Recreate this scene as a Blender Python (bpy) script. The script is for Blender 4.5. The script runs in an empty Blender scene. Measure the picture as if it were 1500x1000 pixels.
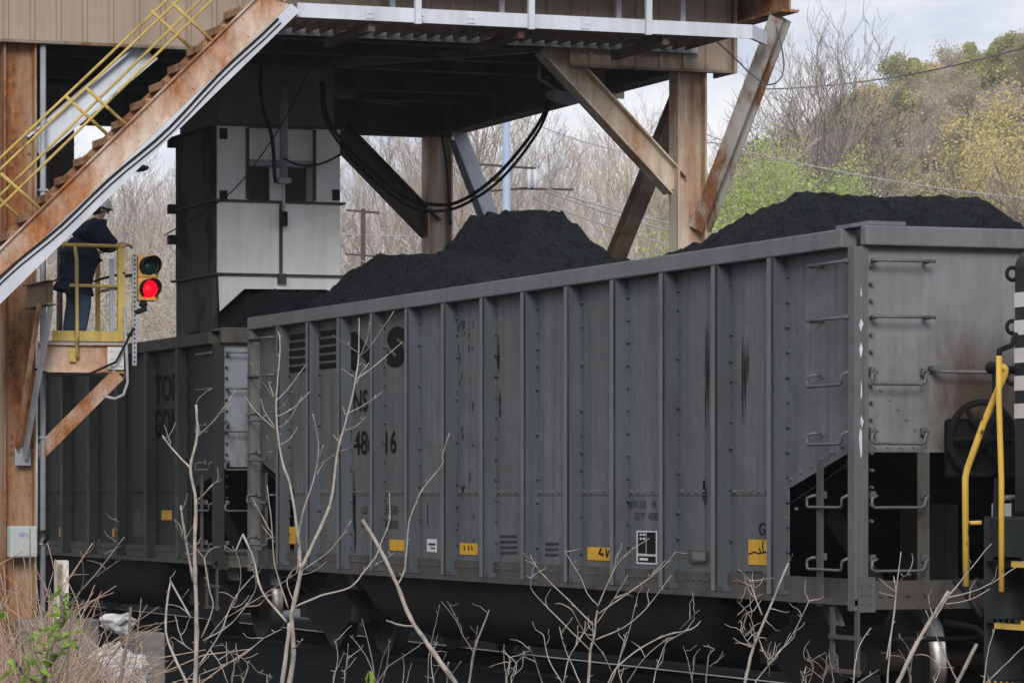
import bpy, bmesh, math, random
from mathutils import Vector, Matrix, noise
R_ = random.Random(7)
HAZE = .00026
sc = bpy.context.scene
COL = sc.collection
V = Vector
PI = math.pi

# ------------------------------------------------------------------ camera frame
CX, CY, CZ = 25.894, -12.683, 1.785
FW = V((-.9342, .3567, 0)); RT = V((.3567, .9342, 0))
CAM = V((CX, CY, CZ)); FPX = 5500.0; HZ = 722.0
def ray(px, py):
    return FW + RT * ((px - 750) / FPX) + V((0, 0, (HZ - py) / FPX))
def atX(px, py, X):
    d = ray(px, py); return CAM + d * ((X - CX) / d.x)
def atY(px, py, Y):
    d = ray(px, py); return CAM + d * ((Y - CY) / d.y)
def atD(px, py, D):
    return CAM + ray(px, py) * D
def ground_at(px, D, z=None):
    p = CAM + (FW + RT * ((px - 750) / FPX)) * D
    return V((p.x, p.y, gz(p.x, p.y) if z is None else z))

# ------------------------------------------------------------------ materials
def _n(nt, t, **kw):
    n = nt.nodes.new(t)
    for k, v in kw.items(): setattr(n, k, v)
    return n
def rgba(c): return (c[0], c[1], c[2], 1)
def base_mat(name):
    m = bpy.data.materials.new(name); m.use_nodes = True
    nt = m.node_tree; b = nt.nodes['Principled BSDF']
    return m, nt, b
def coord(nt, scale=(1, 1, 1), rot=(0, 0, 0), obj=False):
    if obj:
        g = _n(nt, 'ShaderNodeTexCoord'); out = g.outputs['Object']
    else:
        g = _n(nt, 'ShaderNodeNewGeometry'); out = g.outputs['Position']
    mp = _n(nt, 'ShaderNodeMapping'); mp.inputs['Scale'].default_value = scale; mp.inputs['Rotation'].default_value = rot
    nt.links.new(out, mp.inputs['Vector']); return mp.outputs['Vector']
def noise_fac(nt, vec, scale, detail=6, rough=.6, lo=.4, hi=.6, dist=0):
    n = _n(nt, 'ShaderNodeTexNoise'); n.inputs['Scale'].default_value = scale
    n.inputs['Detail'].default_value = detail; n.inputs['Roughness'].default_value = rough
    n.inputs['Distortion'].default_value = dist
    nt.links.new(vec, n.inputs['Vector'])
    mr = _n(nt, 'ShaderNodeMapRange'); mr.inputs['From Min'].default_value = lo; mr.inputs['From Max'].default_value = hi
    nt.links.new(n.outputs['Fac'], mr.inputs['Value'])
    return mr.outputs['Result']
def mixc(nt, fac, a, b):
    m = _n(nt, 'ShaderNodeMix', data_type='RGBA')
    for s, v in ((m.inputs[0], fac), (m.inputs[6], a), (m.inputs[7], b)):
        if isinstance(v, (int, float)): s.default_value = v
        elif isinstance(v, (tuple, list)): s.default_value = rgba(v)
        else: nt.links.new(v, s)
    return m.outputs[2]
def mul(nt, a, k):
    m = _n(nt, 'ShaderNodeMath', operation='MULTIPLY')
    nt.links.new(a, m.inputs[0])
    if isinstance(k, (int, float)): m.inputs[1].default_value = k
    else: nt.links.new(k, m.inputs[1])
    return m.outputs[0]
def add_bump(nt, b, vec, scale, strength, dist=.02, detail=5):
    n = _n(nt, 'ShaderNodeTexNoise'); n.inputs['Scale'].default_value = scale; n.inputs['Detail'].default_value = detail
    nt.links.new(vec, n.inputs['Vector'])
    bp = _n(nt, 'ShaderNodeBump'); bp.inputs['Strength'].default_value = strength; bp.inputs['Distance'].default_value = dist
    nt.links.new(n.outputs['Fac'], bp.inputs['Height']); nt.links.new(bp.outputs['Normal'], b.inputs['Normal'])
def plain(name, c, rough=.7, metal=0, var=.25, scale=4, bump=0, bscale=30, bdist=.01, emit=None):
    m, nt, b = base_mat(name)
    v = coord(nt)
    f = noise_fac(nt, v, scale, 6, .65, .3, .7)
    c2 = tuple(max(0, x * (1 - var)) for x in c); c3 = tuple(min(1, x * (1 + var)) for x in c)
    nt.links.new(mixc(nt, f, c2, c3), b.inputs['Base Color'])
    b.inputs['Roughness'].default_value = rough; b.inputs['Metallic'].default_value = metal
    if max(c) < .07 and not emit and name != 'dark green lens': b.inputs['Specular IOR Level'].default_value = .12
    if bump: add_bump(nt, b, v, bscale, bump, bdist)
    if emit:
        b.inputs['Emission Color'].default_value = rgba(emit[0]); b.inputs['Emission Strength'].default_value = emit[1]
    return m
def painted(name, paint, rust, rust2, lo, hi, scale=3, stretch=.35, rough=.6, grime=None, gstr=.5, fine=12, warm=None, dent=0):
    """paint worn through to rust in patches, with vertical dirt runs"""
    m, nt, b = base_mat(name)
    v = coord(nt, (1, 1, stretch)); v1 = coord(nt)
    b.inputs['Specular IOR Level'].default_value = .15 if max(paint) < .12 else .28
    f = noise_fac(nt, v, scale, 10, .68, lo, hi)
    fr = noise_fac(nt, v1, fine, 6, .7, .35, .65)
    rc = mixc(nt, fr, rust, rust2)
    fv = noise_fac(nt, v1, 1.3, 5, .6, .3, .7)
    pc = mixc(nt, fv, tuple(x * .84 for x in paint), tuple(x * 1.1 for x in paint))
    if grime:
        vs = coord(nt, (5, 5, .28))
        fs = noise_fac(nt, vs, 1.6, 7, .7, .46, .75)
        pc = mixc(nt, mul(nt, fs, gstr), pc, grime)
    if warm:
        vw = coord(nt, (.9, .9, .3)); fw = noise_fac(nt, vw, 1.1, 8, .72, .42, .68)
        pc = mixc(nt, mul(nt, fw, .75), pc, warm)
        vk = coord(nt, (14, 14, .22)); fk = noise_fac(nt, vk, 1.3, 5, .7, .60, .70)
        pc = mixc(nt, mul(nt, fk, .7), pc, grime)
        vr = coord(nt, (9, 9, .5)); fr2 = noise_fac(nt, vr, 1.2, 6, .7, .64, .74)
        pc = mixc(nt, mul(nt, fr2, .55), pc, (.07, .048, .036))
        sx = _n(nt, 'ShaderNodeSeparateXYZ'); gx = _n(nt, 'ShaderNodeNewGeometry'); nt.links.new(gx.outputs['Position'], sx.inputs[0])
        ma = _n(nt, 'ShaderNodeMath', operation='MULTIPLY_ADD'); ma.inputs[1].default_value = 1 / 1.104; ma.inputs[2].default_value = 40 + 14.83 / 1.104; nt.links.new(sx.outputs['X'], ma.inputs[0])
        fl_ = _n(nt, 'ShaderNodeMath', operation='FLOOR'); nt.links.new(ma.outputs[0], fl_.inputs[0])
        wn = _n(nt, 'ShaderNodeTexWhiteNoise', noise_dimensions='1D'); nt.links.new(fl_.outputs[0], wn.inputs['W'])
        pc = mixc(nt, mul(nt, wn.outputs['Value'], .32), pc, tuple(x * .55 for x in paint))
    nt.links.new(mixc(nt, f, pc, rc), b.inputs['Base Color'])
    rr = _n(nt, 'ShaderNodeMapRange'); rr.inputs['To Min'].default_value = rough; rr.inputs['To Max'].default_value = .92
    nt.links.new(f, rr.inputs['Value']); nt.links.new(rr.outputs['Result'], b.inputs['Roughness'])
    if dent: add_bump(nt, b, v1, 1.6, dent, .12, 3)
    else: add_bump(nt, b, v1, 25, .15, .006)
    return m
M = {}
M['car'] = painted('faded grey car paint', (.130, .136, .140), (.045, .032, .025), (.022, .02, .02), .66, .78, 2.2, .14, .6, (.038, .039, .042), .7, 12, (.080, .081, .081), .4)
M['car_rib'] = painted('faded blue grey rib paint', (.082, .096, .116), (.035, .03, .022), (.025, .025, .028), .60, .74, 4, .12, .6, (.04, .042, .046), .7, 12, (.055, .058, .062))
M['car_edge'] = painted('worn rib edge', (.055, .045, .042), (.032, .02, .016), (.014, .012, .012), .36, .56, 3.0, .12, .6, (.07, .07, .07), .5)
M['chord'] = painted('weathered grey chord paint', (.145, .15, .158), (.08, .064, .052), (.05, .05, .052), .62, .82, 3, .5, .6, (.08, .082, .088), .6)
M['car_end'] = painted('grey end sheet paint', (.215, .224, .238), (.07, .05, .04), (.045, .04, .038), .60, .82, .9, .5, .6, (.10, .097, .095), .5, 12, (.15, .148, .145), .3)
def end_stain():
    m = M['car_end']; nt = m.node_tree; b = nt.nodes['Principled BSDF']
    src = b.inputs['Base Color'].links[0].from_socket
    g = _n(nt, 'ShaderNodeNewGeometry'); mp = _n(nt, 'ShaderNodeMapping'); mp.inputs['Location'].default_value = (0, -1.1 / .7, -2.5 / .6); mp.inputs['Scale'].default_value = (0, 1 / .7, 1 / .6)
    nt.links.new(g.outputs['Position'], mp.inputs['Vector'])
    ln = _n(nt, 'ShaderNodeVectorMath', operation='LENGTH'); nt.links.new(mp.outputs['Vector'], ln.inputs[0])
    v = coord(nt, (3, 3, 1.2)); nz = noise_fac(nt, v, 1.5, 7, .7, .25, .75)
    ad = _n(nt, 'ShaderNodeMath', operation='SUBTRACT'); nt.links.new(ln.outputs['Value'], ad.inputs[0]); nt.links.new(nz, ad.inputs[1])
    mr = _n(nt, 'ShaderNodeMapRange'); mr.inputs['From Min'].default_value = .75; mr.inputs['From Max'].default_value = -.35; nt.links.new(ad.outputs[0], mr.inputs['Value'])
    nt.links.new(mixc(nt, mul(nt, mr.outputs['Result'], .93), src, (.062, .038, .026)), b.inputs['Base Color'])
end_stain()
M['car_green'] = painted('dirty dark green grey paint', (.028, .033, .032), (.016, .017, .014), (.02, .02, .02), .6, .75, 2.2, .16, .65, (.025, .028, .028), .7)
M['green_rib'] = painted('dirty green grey rib paint', (.037, .043, .042), (.018, .018, .015), (.02, .02, .02), .6, .75, 2.5, .16, .65, (.03, .03, .03), .7)
M['green_end'] = painted('pale blue grey end paint', (.23, .255, .29), (.085, .055, .04), (.05, .04, .035), .50, .68, 2, .4, .6, (.07, .07, .07), .7)
M['sill'] = painted('dusty sill', (.085, .08, .074), (.055, .04, .03), (.04, .035, .03), .5, .7, 3, .6, .8, (.05, .05, .05), .5)
M['tub'] = plain('dark dusty tub steel', (.030, .027, .024), .8, 0, .3, 1.4, .2, 20)
M['under'] = plain('black underbody', (.012, .0115, .011), .85, 0, .4, 3)
M['wheel'] = plain('brown wheel steel', (.028, .024, .02), .6, .3, .3, 5)
M['tread'] = plain('polished tread steel', (.36, .35, .34), .4, 1, .1, 8)
M['steel'] = plain('worn grab iron steel', (.12, .124, .13), .5, .3, .25, 9)
M['coal'] = None
M['ink'] = plain('black stencil paint', (.006, .0063, .007), .7, 0, .25, 14)
M['ink_soft'] = plain('faded stencil paint', (.03, .032, .035), .75, 0, .3, 14)
M['reflect'] = painted('yellow reflector sheet', (.62, .34, .03), (.03, .025, .02), (.08, .05, .02), .72, .76, 5, 1, .6, (.3, .16, .02), .4)
M['white'] = plain('white label paint', (.55, .56, .56), .7, 0, .12, 12)
M['tan'] = painted('tan column paint with rust', (.58, .53, .44), (.36, .145, .045), (.17, .065, .025), .44, .68, 1.5, .18, .65, (.24, .15, .08), .75)
M['tan_rust'] = painted('rust streaked column paint', (.46, .38, .28), (.30, .115, .036), (.13, .048, .018), .30, .56, 1.7, .16, .65, (.24, .14, .07), .8)
M['tan_dark'] = painted('brown rusted steel', (.22, .185, .15), (.20, .09, .035), (.09, .045, .025), .45, .65, 2, .3, .7, (.07, .05, .035), .6)
M['dark_brace'] = painted('dark grimy steel', (.11, .095, .08), (.085, .045, .024), (.04, .028, .02), .45, .65, 2, .3, .75, (.03, .028, .025), .6)
M['rusty'] = painted('orange rusted steel', (.60, .50, .41), (.40, .155, .048), (.21, .075, .028), .36, .60, 1.9, .55, .7, (.40, .20, .09), .6, 5)
M['rust_brown'] = painted('brown rust', (.36, .22, .13), (.27, .11, .04), (.13, .055, .025), .4, .6, 3, 1, .8)
M['patchy'] = painted('brace with bare grey patches', (.42, .41, .39), (.24, .10, .04), (.13, .065, .03), .46, .56, 1.5, .5, .7, (.23, .19, .15), .4)
M['galv'] = painted('pale galvanised steel', (.56, .59, .66), (.30, .26, .22), (.2, .17, .14), .66, .82, 2.5, 1, .5, (.34, .35, .38), .45)
M['galv_dark'] = plain('weathered grey steel angle', (.30, .32, .35), .55, .2, .2, 4)
M['clad'] = painted('tan brown metal cladding', (.33, .26, .205), (.17, .11, .075), (.12, .08, .055), .66, .84, 1.4, .3, .6, (.2, .145, .11), .5)
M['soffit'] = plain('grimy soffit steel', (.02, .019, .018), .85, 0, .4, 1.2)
M['chute'] = painted('white chute paint', (.86, .885, .91), (.32, .24, .17), (.12, .10, .085), .68, .80, 2.0, .6, .5, (.46, .44, .42), .3, 12, None, .25)
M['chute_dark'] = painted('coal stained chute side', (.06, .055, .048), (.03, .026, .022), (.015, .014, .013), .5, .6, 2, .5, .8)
M['mesh_dark'] = plain('dark window mesh', (.045, .047, .05), .6, 0, .2, 40)
M['yellow'] = painted('yellow rail paint', (.50, .375, .11), (.2, .12, .05), (.1, .06, .03), .56, .68, 6, .6, .6, (.26, .17, .06), .75)
M['loco_yellow'] = painted('loco yellow paint', (.66, .42, .07), (.05, .04, .03), (.03, .025, .02), .63, .67, 7, .4, .55, (.33, .21, .06), .7)
M['sig_yellow'] = plain('signal housing yellow', (.52, .27, .06), .55, 0, .3, 8)
M['black'] = plain('matt black', (.012, .012, .013), .6, 0, .3, 8)
M['rubber'] = plain('black cable rubber', (.012, .012, .014), .5, 0, .2, 8)
M['red_lamp'] = plain('lit red lens', (.6, .0, .01), .3, 0, .02, 3, emit=((1, .0, .012), 1.15))
M['dead_lamp'] = plain('dark green lens', (.006, .028, .026), .12, 0, .1, 3)
M['loco'] = plain('black locomotive paint', (.017, .019, .02), .42, 0, .3, 3)
M['loco_green'] = plain('grimy dark step well', (.028, .034, .032), .6, 0, .3, 3)
M['stripe'] = plain('white stripe paint', (.62, .60, .57), .55, 0, .1, 6)
M['box'] = plain('grey green enclosure paint', (.40, .44, .43), .5, 0, .1, 4)
M['beige'] = plain('beige marker plastic', (.50, .47, .36), .6, 0, .15, 6)
M['concrete'] = plain('weathered concrete', (.16, .155, .14), .9, 0, .45, 3, .5, 18)
M['rock'] = plain('pale limestone', (.44, .44, .45), .85, 0, .5, 6, .8, 9)
M['twig'] = plain('pale sapling bark', (.33, .295, .262), .8, 0, .45, 14, .5, 60, .004)
M['twig_dark'] = plain('grey brown twig bark', (.18, .15, .13), .85, 0, .4, 20)
M['straw'] = plain('dry straw stems', (.37, .265, .20), .85, 0, .4, 10)
M['bark'] = plain('grey bark', (.30, .265, .24), .9, 0, .3, 1.5)
M['bark_tan'] = plain('tan bark', (.42, .36, .30), .9, 0, .3, 1.5)
M['bark_dark'] = plain('dark bark', (.15, .13, .12), .9, 0, .3, 1.5)
M['jacket'] = plain('navy work jacket', (.012, .017, .036), .85, 0, .3, 6, .4, 14)
M['jeans'] = plain('blue denim', (.045, .075, .13), .9, 0, .3, 8, .3, 20)
M['skin'] = plain('skin', (.40, .22, .16), .55, 0, .1, 20)
M['hat'] = painted('stickered hard hat', (.42, .43, .42), (.05, .06, .09), (.25, .08, .06), .55, .57, 16, 1, .4)
M['lime'] = plain('lime glove fabric', (.18, .45, .05), .8, 0, .15, 20)
M['boot'] = plain('dark boot leather', (.03, .025, .02), .7, 0, .3, 12)
M['pole_blue'] = plain('blue grey steel pole', (.32, .42, .54), .5, .1, .08, 1)
M['pole_wood'] = plain('weathered brown pole', (.075, .05, .045), .9, 0, .3, 2)
M['wire'] = plain('grey line wire', (.35, .35, .36), .6, .2, .1, 2)
M['wire_dark'] = plain('dark line wire', (.09, .09, .1), .6, .2, .1, 2)
def coal_mat():
    m, nt, b = base_mat('coal')
    v = coord(nt)
    vo = _n(nt, 'ShaderNodeTexVoronoi'); vo.inputs['Scale'].default_value = 24
    nt.links.new(v, vo.inputs['Vector'])
    f = noise_fac(nt, v, 5, 8, .75, .35, .7)
    nt.links.new(mixc(nt, f, (.0055, .0068, .0085), (.014, .0165, .020)), b.inputs['Base Color'])
    lk = b.inputs['Base Color'].links[0].from_socket; sv = _n(nt, 'ShaderNodeSeparateColor'); nt.links.new(vo.outputs['Color'], sv.inputs[0])
    gm = _n(nt, 'ShaderNodeMapRange'); gm.inputs['From Min'].default_value = .86; gm.inputs['From Max'].default_value = .9; nt.links.new(sv.outputs[0], gm.inputs['Value'])
    nt.links.new(mixc(nt, mul(nt, gm.outputs['Result'], .22), lk, (.03, .034, .04)), b.inputs['Base Color'])  # scattered lighter cells, glints on coal facets put into the colour
    b.inputs['Roughness'].default_value = .8
    b.inputs['Specular IOR Level'].default_value = .12
    bp = _n(nt, 'ShaderNodeBump'); bp.inputs['Strength'].default_value = .9; bp.inputs['Distance'].default_value = .04
    nt.links.new(vo.outputs['Distance'], bp.inputs['Height']); nt.links.new(bp.outputs['Normal'], b.inputs['Normal'])
    return m
M['coal'] = coal_mat()
def leaf_mat(name, c, c2, scale=.5):
    m, nt, b = base_mat(name)
    v = coord(nt)
    f = noise_fac(nt, v, scale, 4, .6, .35, .65)
    f2 = noise_fac(nt, v, 8, 2, .6, .3, .7)
    cc = mixc(nt, f, c, c2)
    nt.links.new(mixc(nt, mul(nt, f2, .35), cc, tuple(min(1, x * 1.6) for x in c2)), b.inputs['Base Color'])
    b.inputs['Roughness'].default_value = .7
    tr = _n(nt, 'ShaderNodeBsdfTranslucent'); nt.links.new(cc, tr.inputs['Color'])
    mx = _n(nt, 'ShaderNodeMixShader'); mx.inputs[0].default_value = .35
    out = nt.nodes['Material Output']
    nt.links.new(b.outputs[0], mx.inputs[1]); nt.links.new(tr.outputs[0], mx.inputs[2]); nt.links.new(mx.outputs[0], out.inputs['Surface'])
    return m
M['leaf_green'] = leaf_mat('spring green leaves', (.31, .42, .11), (.42, .50, .17))
M['leaf_yellow'] = leaf_mat('yellow buds', (.55, .45, .21), (.60, .49, .22))
M['leaf_tan'] = leaf_mat('tan buds', (.50, .38, .26), (.54, .42, .26))
M['leaf_olive'] = leaf_mat('olive hill leaves', (.31, .325, .13), (.43, .42, .17), .15)
M['leaf_brown'] = leaf_mat('grey brown hill twigs', (.40, .34, .26), (.46, .39, .28), .15)
M['leaf_gold'] = leaf_mat('golden hill leaves', (.47, .40, .20), (.52, .43, .20), .15)
M['leaf_shrub'] = leaf_mat('fresh shrub leaves', (.20, .32, .05), (.30, .42, .08), 6)

# ------------------------------------------------------------------ mesh builder
OFF = {}
class MB:
    def __init__(s): s.v = []; s.f = []; s.sm = []
    def face(s, pts, smooth=False):
        n = len(s.v); s.v += [V(p) for p in pts]; s.f.append(tuple(range(n, n + len(pts)))); s.sm.append(smooth)
    def box(s, a, b):
        x0, y0, z0 = a; x1, y1, z1 = b
        s.hexa([(x0, y0, z0), (x1, y0, z0), (x1, y1, z0), (x0, y1, z0)], [(x0, y0, z1), (x1, y0, z1), (x1, y1, z1), (x0, y1, z1)])
        return s
    def hexa(s, lo, hi):
        n = len(s.v); k = len(lo); s.v += [V(p) for p in lo] + [V(p) for p in hi]
        s.f.append(tuple(n + i for i in reversed(range(k)))); s.f.append(tuple(n + k + i for i in range(k))); s.sm += [False, False]
        for i in range(k):
            j = (i + 1) % k; s.f.append((n + i, n + j, n + k + j, n + k + i)); s.sm.append(False)
        return s
    def prism(s, pts, d):
        d = V(d); return s.hexa([V(p) for p in pts], [V(p) + d for p in pts])
    def beam(s, p0, p1, w, h, up=(0, 0, 1)):
        p0 = V(p0); p1 = V(p1); ax = (p1 - p0).normalized(); u = V(up); u = (u - ax * u.dot(ax)).normalized(); sd = ax.cross(u)
        q = [(-w / 2, -h / 2), (w / 2, -h / 2), (w / 2, h / 2), (-w / 2, h / 2)]
        return s.hexa([p0 + sd * a + u * b for a, b in q], [p1 + sd * a + u * b for a, b in q])
    def ibeam(s, p0, p1, depth, width, up=(0, 0, 1), tf=.03, tw=.025):
        p0 = V(p0); p1 = V(p1); ax = (p1 - p0).normalized(); u = V(up); u = (u - ax * u.dot(ax)).normalized(); sd = ax.cross(u)
        d = depth / 2; w = width / 2; t = tw / 2
        q = [(-w, -d), (w, -d), (w, -d + tf), (t, -d + tf), (t, d - tf), (w, d - tf), (w, d), (-w, d), (-w, d - tf), (-t, d - tf), (-t, -d + tf), (-w, -d + tf)]
        A = [p0 + sd * a + u * b for a, b in q]; B = [p1 + sd * a + u * b for a, b in q]
        n = len(s.v); s.v += A + B
        for i in range(12):
            j = (i + 1) % 12; s.f.append((n + i, n + j, n + 12 + j, n + 12 + i)); s.sm.append(False)
        for base, rev in ((n, True), (n + 12, False)):
            for idx in ((0, 1, 2, 3, 10, 11), (3, 4, 9, 10), (4, 5, 6, 7, 8, 9)):
                t_ = tuple(base + i for i in idx); s.f.append(tuple(reversed(t_)) if rev else t_); s.sm.append(False)
        return s
    def tube(s, pts, rad, n=8, caps=True, smooth=True):
        pts = [V(p) for p in pts]; k = len(pts)
        if not isinstance(rad, (list, tuple)): rad = [rad] * k
        b = len(s.v); prev = None
        for i, p in enumerate(pts):
            t = (pts[min(i + 1, k - 1)] - pts[max(i - 1, 0)])
            t = t.normalized() if t.length > 1e-9 else V((0, 0, 1))
            if prev is None:
                a = V((0, 0, 1)) if abs(t.z) < .9 else V((1, 0, 0)); u = (a - t * a.dot(t)).normalized()
            else:
                u = prev - t * prev.dot(t); u = u.normalized() if u.length > 1e-6 else prev
            prev = u; w = t.cross(u)
            for j in range(n):
                a = 2 * PI * j / n; s.v.append(p + (u * math.cos(a) + w * math.sin(a)) * rad[i])
        for i in range(k - 1):
            for j in range(n):
                j2 = (j + 1) % n
                s.f.append((b + i * n + j, b + i * n + j2, b + (i + 1) * n + j2, b + (i + 1) * n + j)); s.sm.append(smooth)
        if caps:
            s.f.append(tuple(b + j for j in reversed(range(n)))); s.f.append(tuple(b + (k - 1) * n + j for j in range(n))); s.sm += [False, False]
        return s
    def cyl(s, p0, p1, r, n=16, r1=None):
        return s.tube([p0, p1], [r, r if r1 is None else r1], n)
    def lathe(s, p, axis, prof, n=24, smooth=True):
        """prof: (along axis, radius)"""
        p = V(p); ax = V(axis).normalized(); a = V((0, 0, 1)) if abs(ax.z) < .9 else V((1, 0, 0))
        u = (a - ax * a.dot(ax)).normalized(); w = ax.cross(u); b = len(s.v)
        for h, r in prof:
            for j in range(n):
                t = 2 * PI * j / n; s.v.append(p + ax * h + (u * math.cos(t) + w * math.sin(t)) * r)
        for i in range(len(prof) - 1):
            for j in range(n):
                j2 = (j + 1) % n
                s.f.append((b + i * n + j, b + i * n + j2, b + (i + 1) * n + j2, b + (i + 1) * n + j)); s.sm.append(smooth)
        return s
    def blob(s, c, r, seed=0, amp=.25, n=2, sq=(1, 1, 1)):
        bm = bmesh.new(); bmesh.ops.create_icosphere(bm, subdivisions=n, radius=1)
        b = len(s.v)
        for v in bm.verts:
            k = 1 + amp * (noise.noise(v.co * 1.7 + V((seed * 7.1, seed * 3.3, 0))) + .5 * noise.noise(v.co * 4 + V((seed, 9, 2))))
            s.v.append(V(c) + V((v.co.x * sq[0], v.co.y * sq[1], v.co.z * sq[2])) * r * k)
        for f in bm.faces: s.f.append(tuple(b + v.index for v in f.verts)); s.sm.append(False)
        bm.free(); return s
    def bolt(s, p, d, r=.018, h=.018):
        p = V(p); d = V(d); r *= .8 * R_.uniform(.8, 1.1); h *= .75 * R_.uniform(.7, 1.2); return s.tube([p, p + d * h], [r, r * .8], 6, True, False)
    def build(s, name, mat, parent=None, origin=None, bevel=0):
        off = OFF.get(parent.name, V((0, 0, 0))) if parent else (V(origin) if origin is not None else V((0, 0, 0)))
        me = bpy.data.meshes.new(name); me.from_pydata([tuple(v - off) for v in s.v], [], s.f)
        me.polygons.foreach_set('use_smooth', s.sm)
        bm = bmesh.new(); bm.from_mesh(me); bmesh.ops.recalc_face_normals(bm, faces=bm.faces); bm.to_mesh(me); bm.free()
        if mat: me.materials.append(mat)
        o = bpy.data.objects.new(name, me); COL.objects.link(o)
        if parent: o.parent = parent
        else: o.location = off
        OFF[o.name] = off
        if bevel:
            md = o.modifiers.new('Bevel', 'BEVEL'); md.width = bevel; md.segments = 2; md.limit_method = 'ANGLE'
        return o
def tag(o, label, cat, group=None):
    o['label'] = label; o['category'] = cat
    if group: o['group'] = group
    return o
def thing(name, label, cat, loc, group=None):
    o = bpy.data.objects.new(name, None); COL.objects.link(o); o.location = loc; o.empty_display_size = .2
    OFF[o.name] = V(loc); return tag(o, label, cat, group)
def struct(o): o['kind'] = 'structure'; return o
def copy_thing(src, loc, rz, scale, label=None, group=None):
    c = src.copy(); COL.objects.link(c); c.location = loc; c.rotation_euler = (0, 0, rz); c.scale = scale
    if label: c['label'] = label
    if group: c['group'] = group
    for ch in src.children:
        d = ch.copy(); COL.objects.link(d); d.parent = c
    return c
def text(name, body, p0, wid, hei, mat, parent, bold=.0, face='side'):
    """flat stencilled lettering fitted in a box; lower left corner p0, on a -Y or +X face"""
    cu = bpy.data.curves.new(name, 'FONT'); cu.body = body; cu.size = 1; cu.offset = bold; cu.resolution_u = 3
    t = bpy.data.objects.new(name, cu); COL.objects.link(t)
    bpy.context.view_layer.update()
    me = bpy.data.meshes.new_from_object(t.evaluated_get(bpy.context.evaluated_depsgraph_get()))
    bpy.data.objects.remove(t)
    xs = [v.co.x for v in me.vertices]; ys = [v.co.y for v in me.vertices]
    x0, x1, y0, y1 = min(xs), max(xs), min(ys), max(ys)
    off = OFF[parent.name]
    for v in me.vertices:
        a = (v.co.x - x0) / (x1 - x0) * wid; b = (v.co.y - y0) / (y1 - y0) * hei
        p = V(p0) + (V((a, 0, b)) if face == 'side' else V((0, a, b))) - off
        v.co = p
    me.materials.clear(); me.materials.append(mat)
    o = bpy.data.objects.new(name, me); COL.objects.link(o); o.parent = parent; OFF[o.name] = off
    return o

# ------------------------------------------------------------------ terrain
def smooth(t): t = max(0, min(1, t)); return t * t * (3 - 2 * t)
CREST = [(-3000, 470), (0, 460), (500, 450), (800, 430), (1000, 385), (1100, 325), (1200, 275), (1300, 232), (1400, 195), (1500, 165), (1700, 110), (2200, 40), (4000, 0)]
def crest(px):
    for (a, ya), (b, yb) in zip(CREST, CREST[1:]):
        if a <= px <= b: return ya + (yb - ya) * (px - a) / (b - a)
    return CREST[0][1] if px < 0 else CREST[-1][1]
def gz(x, y):
    dx, dy = x - CX, y - CY
    d = dx * FW.x + dy * FW.y; u = dx * RT.x + dy * RT.y
    z = -.18
    if -1.0 < y < 4.6 and x < 60: z += .14 * smooth((y + 1.0) / .8) * smooth((4.6 - y) / .8)
    if y < -1.2: z -= .3 * smooth((-1.2 - y) / 3)
    if 4.5 < y: z -= .15 * smooth((y - 4.5) / 3)
    if d > 110:
        px = 750 + FPX * u / 480
        zc = CZ + (HZ - crest(px)) / FPX * 480
        z += (zc + 1) * smooth((d - 200) / 280) * (1 if d < 480 else max(.35, 1 - (d - 480) / 1500))
        z += 1.5 * noise.noise(V((x * .02, y * .02, 1))) * smooth((d - 130) / 100)
    z += .05 * noise.noise(V((x * .5, y * .5, 3))) + .02 * noise.noise(V((x * 1.7, y * 1.7, 5)))
    return z
def ground_mat():
    m, nt, b = base_mat('ground soil coal and gravel')
    v = coord(nt)
    geo = _n(nt, 'ShaderNodeNewGeometry'); sp = _n(nt, 'ShaderNodeSeparateXYZ'); nt.links.new(geo.outputs['Position'], sp.inputs[0])
    def rng(lo, hi):
        r = _n(nt, 'ShaderNodeMapRange'); r.inputs['From Min'].default_value = lo; r.inputs['From Max'].default_value = hi
        nt.links.new(sp.outputs['Y'], r.inputs['Value']); return r.outputs['Result']
    fn = noise_fac(nt, v, 14, 8, .75, .3, .7)
    coal = mixc(nt, fn, (.003, .0034, .004), (.009, .0095, .011))
    gravel = mixc(nt, noise_fac(nt, v, 6, 8, .8, .35, .65), (.13, .125, .135), (.30, .29, .31))
    litter = mixc(nt, noise_fac(nt, v, 1.5, 8, .7, .35, .65), (.10, .08, .05), (.16, .15, .06))
    soil = mixc(nt, fn, (.05, .04, .03), (.10, .08, .06))
    c = mixc(nt, rng(-9, -6.5), soil, coal)
    rx = _n(nt, 'ShaderNodeMapRange'); rx.inputs['From Min'].default_value = -31; rx.inputs['From Max'].default_value = -36
    nt.links.new(sp.outputs['X'], rx.inputs['Value'])
    c = mixc(nt, mul(nt, rng(4.6, 5.4), rx.outputs['Result']), c, gravel)
    c = mixc(nt, rng(16, 20), c, gravel)
    c = mixc(nt, rng(45, 60), c, litter)
    nt.links.new(c, b.inputs['Base Color']); b.inputs['Roughness'].default_value = .95; b.inputs['Specular IOR Level'].default_value = .08
    add_bump(nt, b, v, 22, .6, .04)
    return m
g = MB()
us = [-300, -280, -200, -150, -110, -80, -60, -45, -35] + [i * 1.0 for i in range(-28, 30)] + [32, 36, 42, 50, 60, 72, 86, 102, 120, 150, 190, 240, 300]
ds = [-40, -20, -10, 0, 6, 12] + [16 + i * .9 for i in range(56)] + [70, 76, 84, 92, 100, 110, 120, 135, 150, 170, 190, 210, 230, 250, 270, 290, 310, 330, 350, 370, 390, 410, 430, 450, 470, 490, 520, 570, 620]
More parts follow.
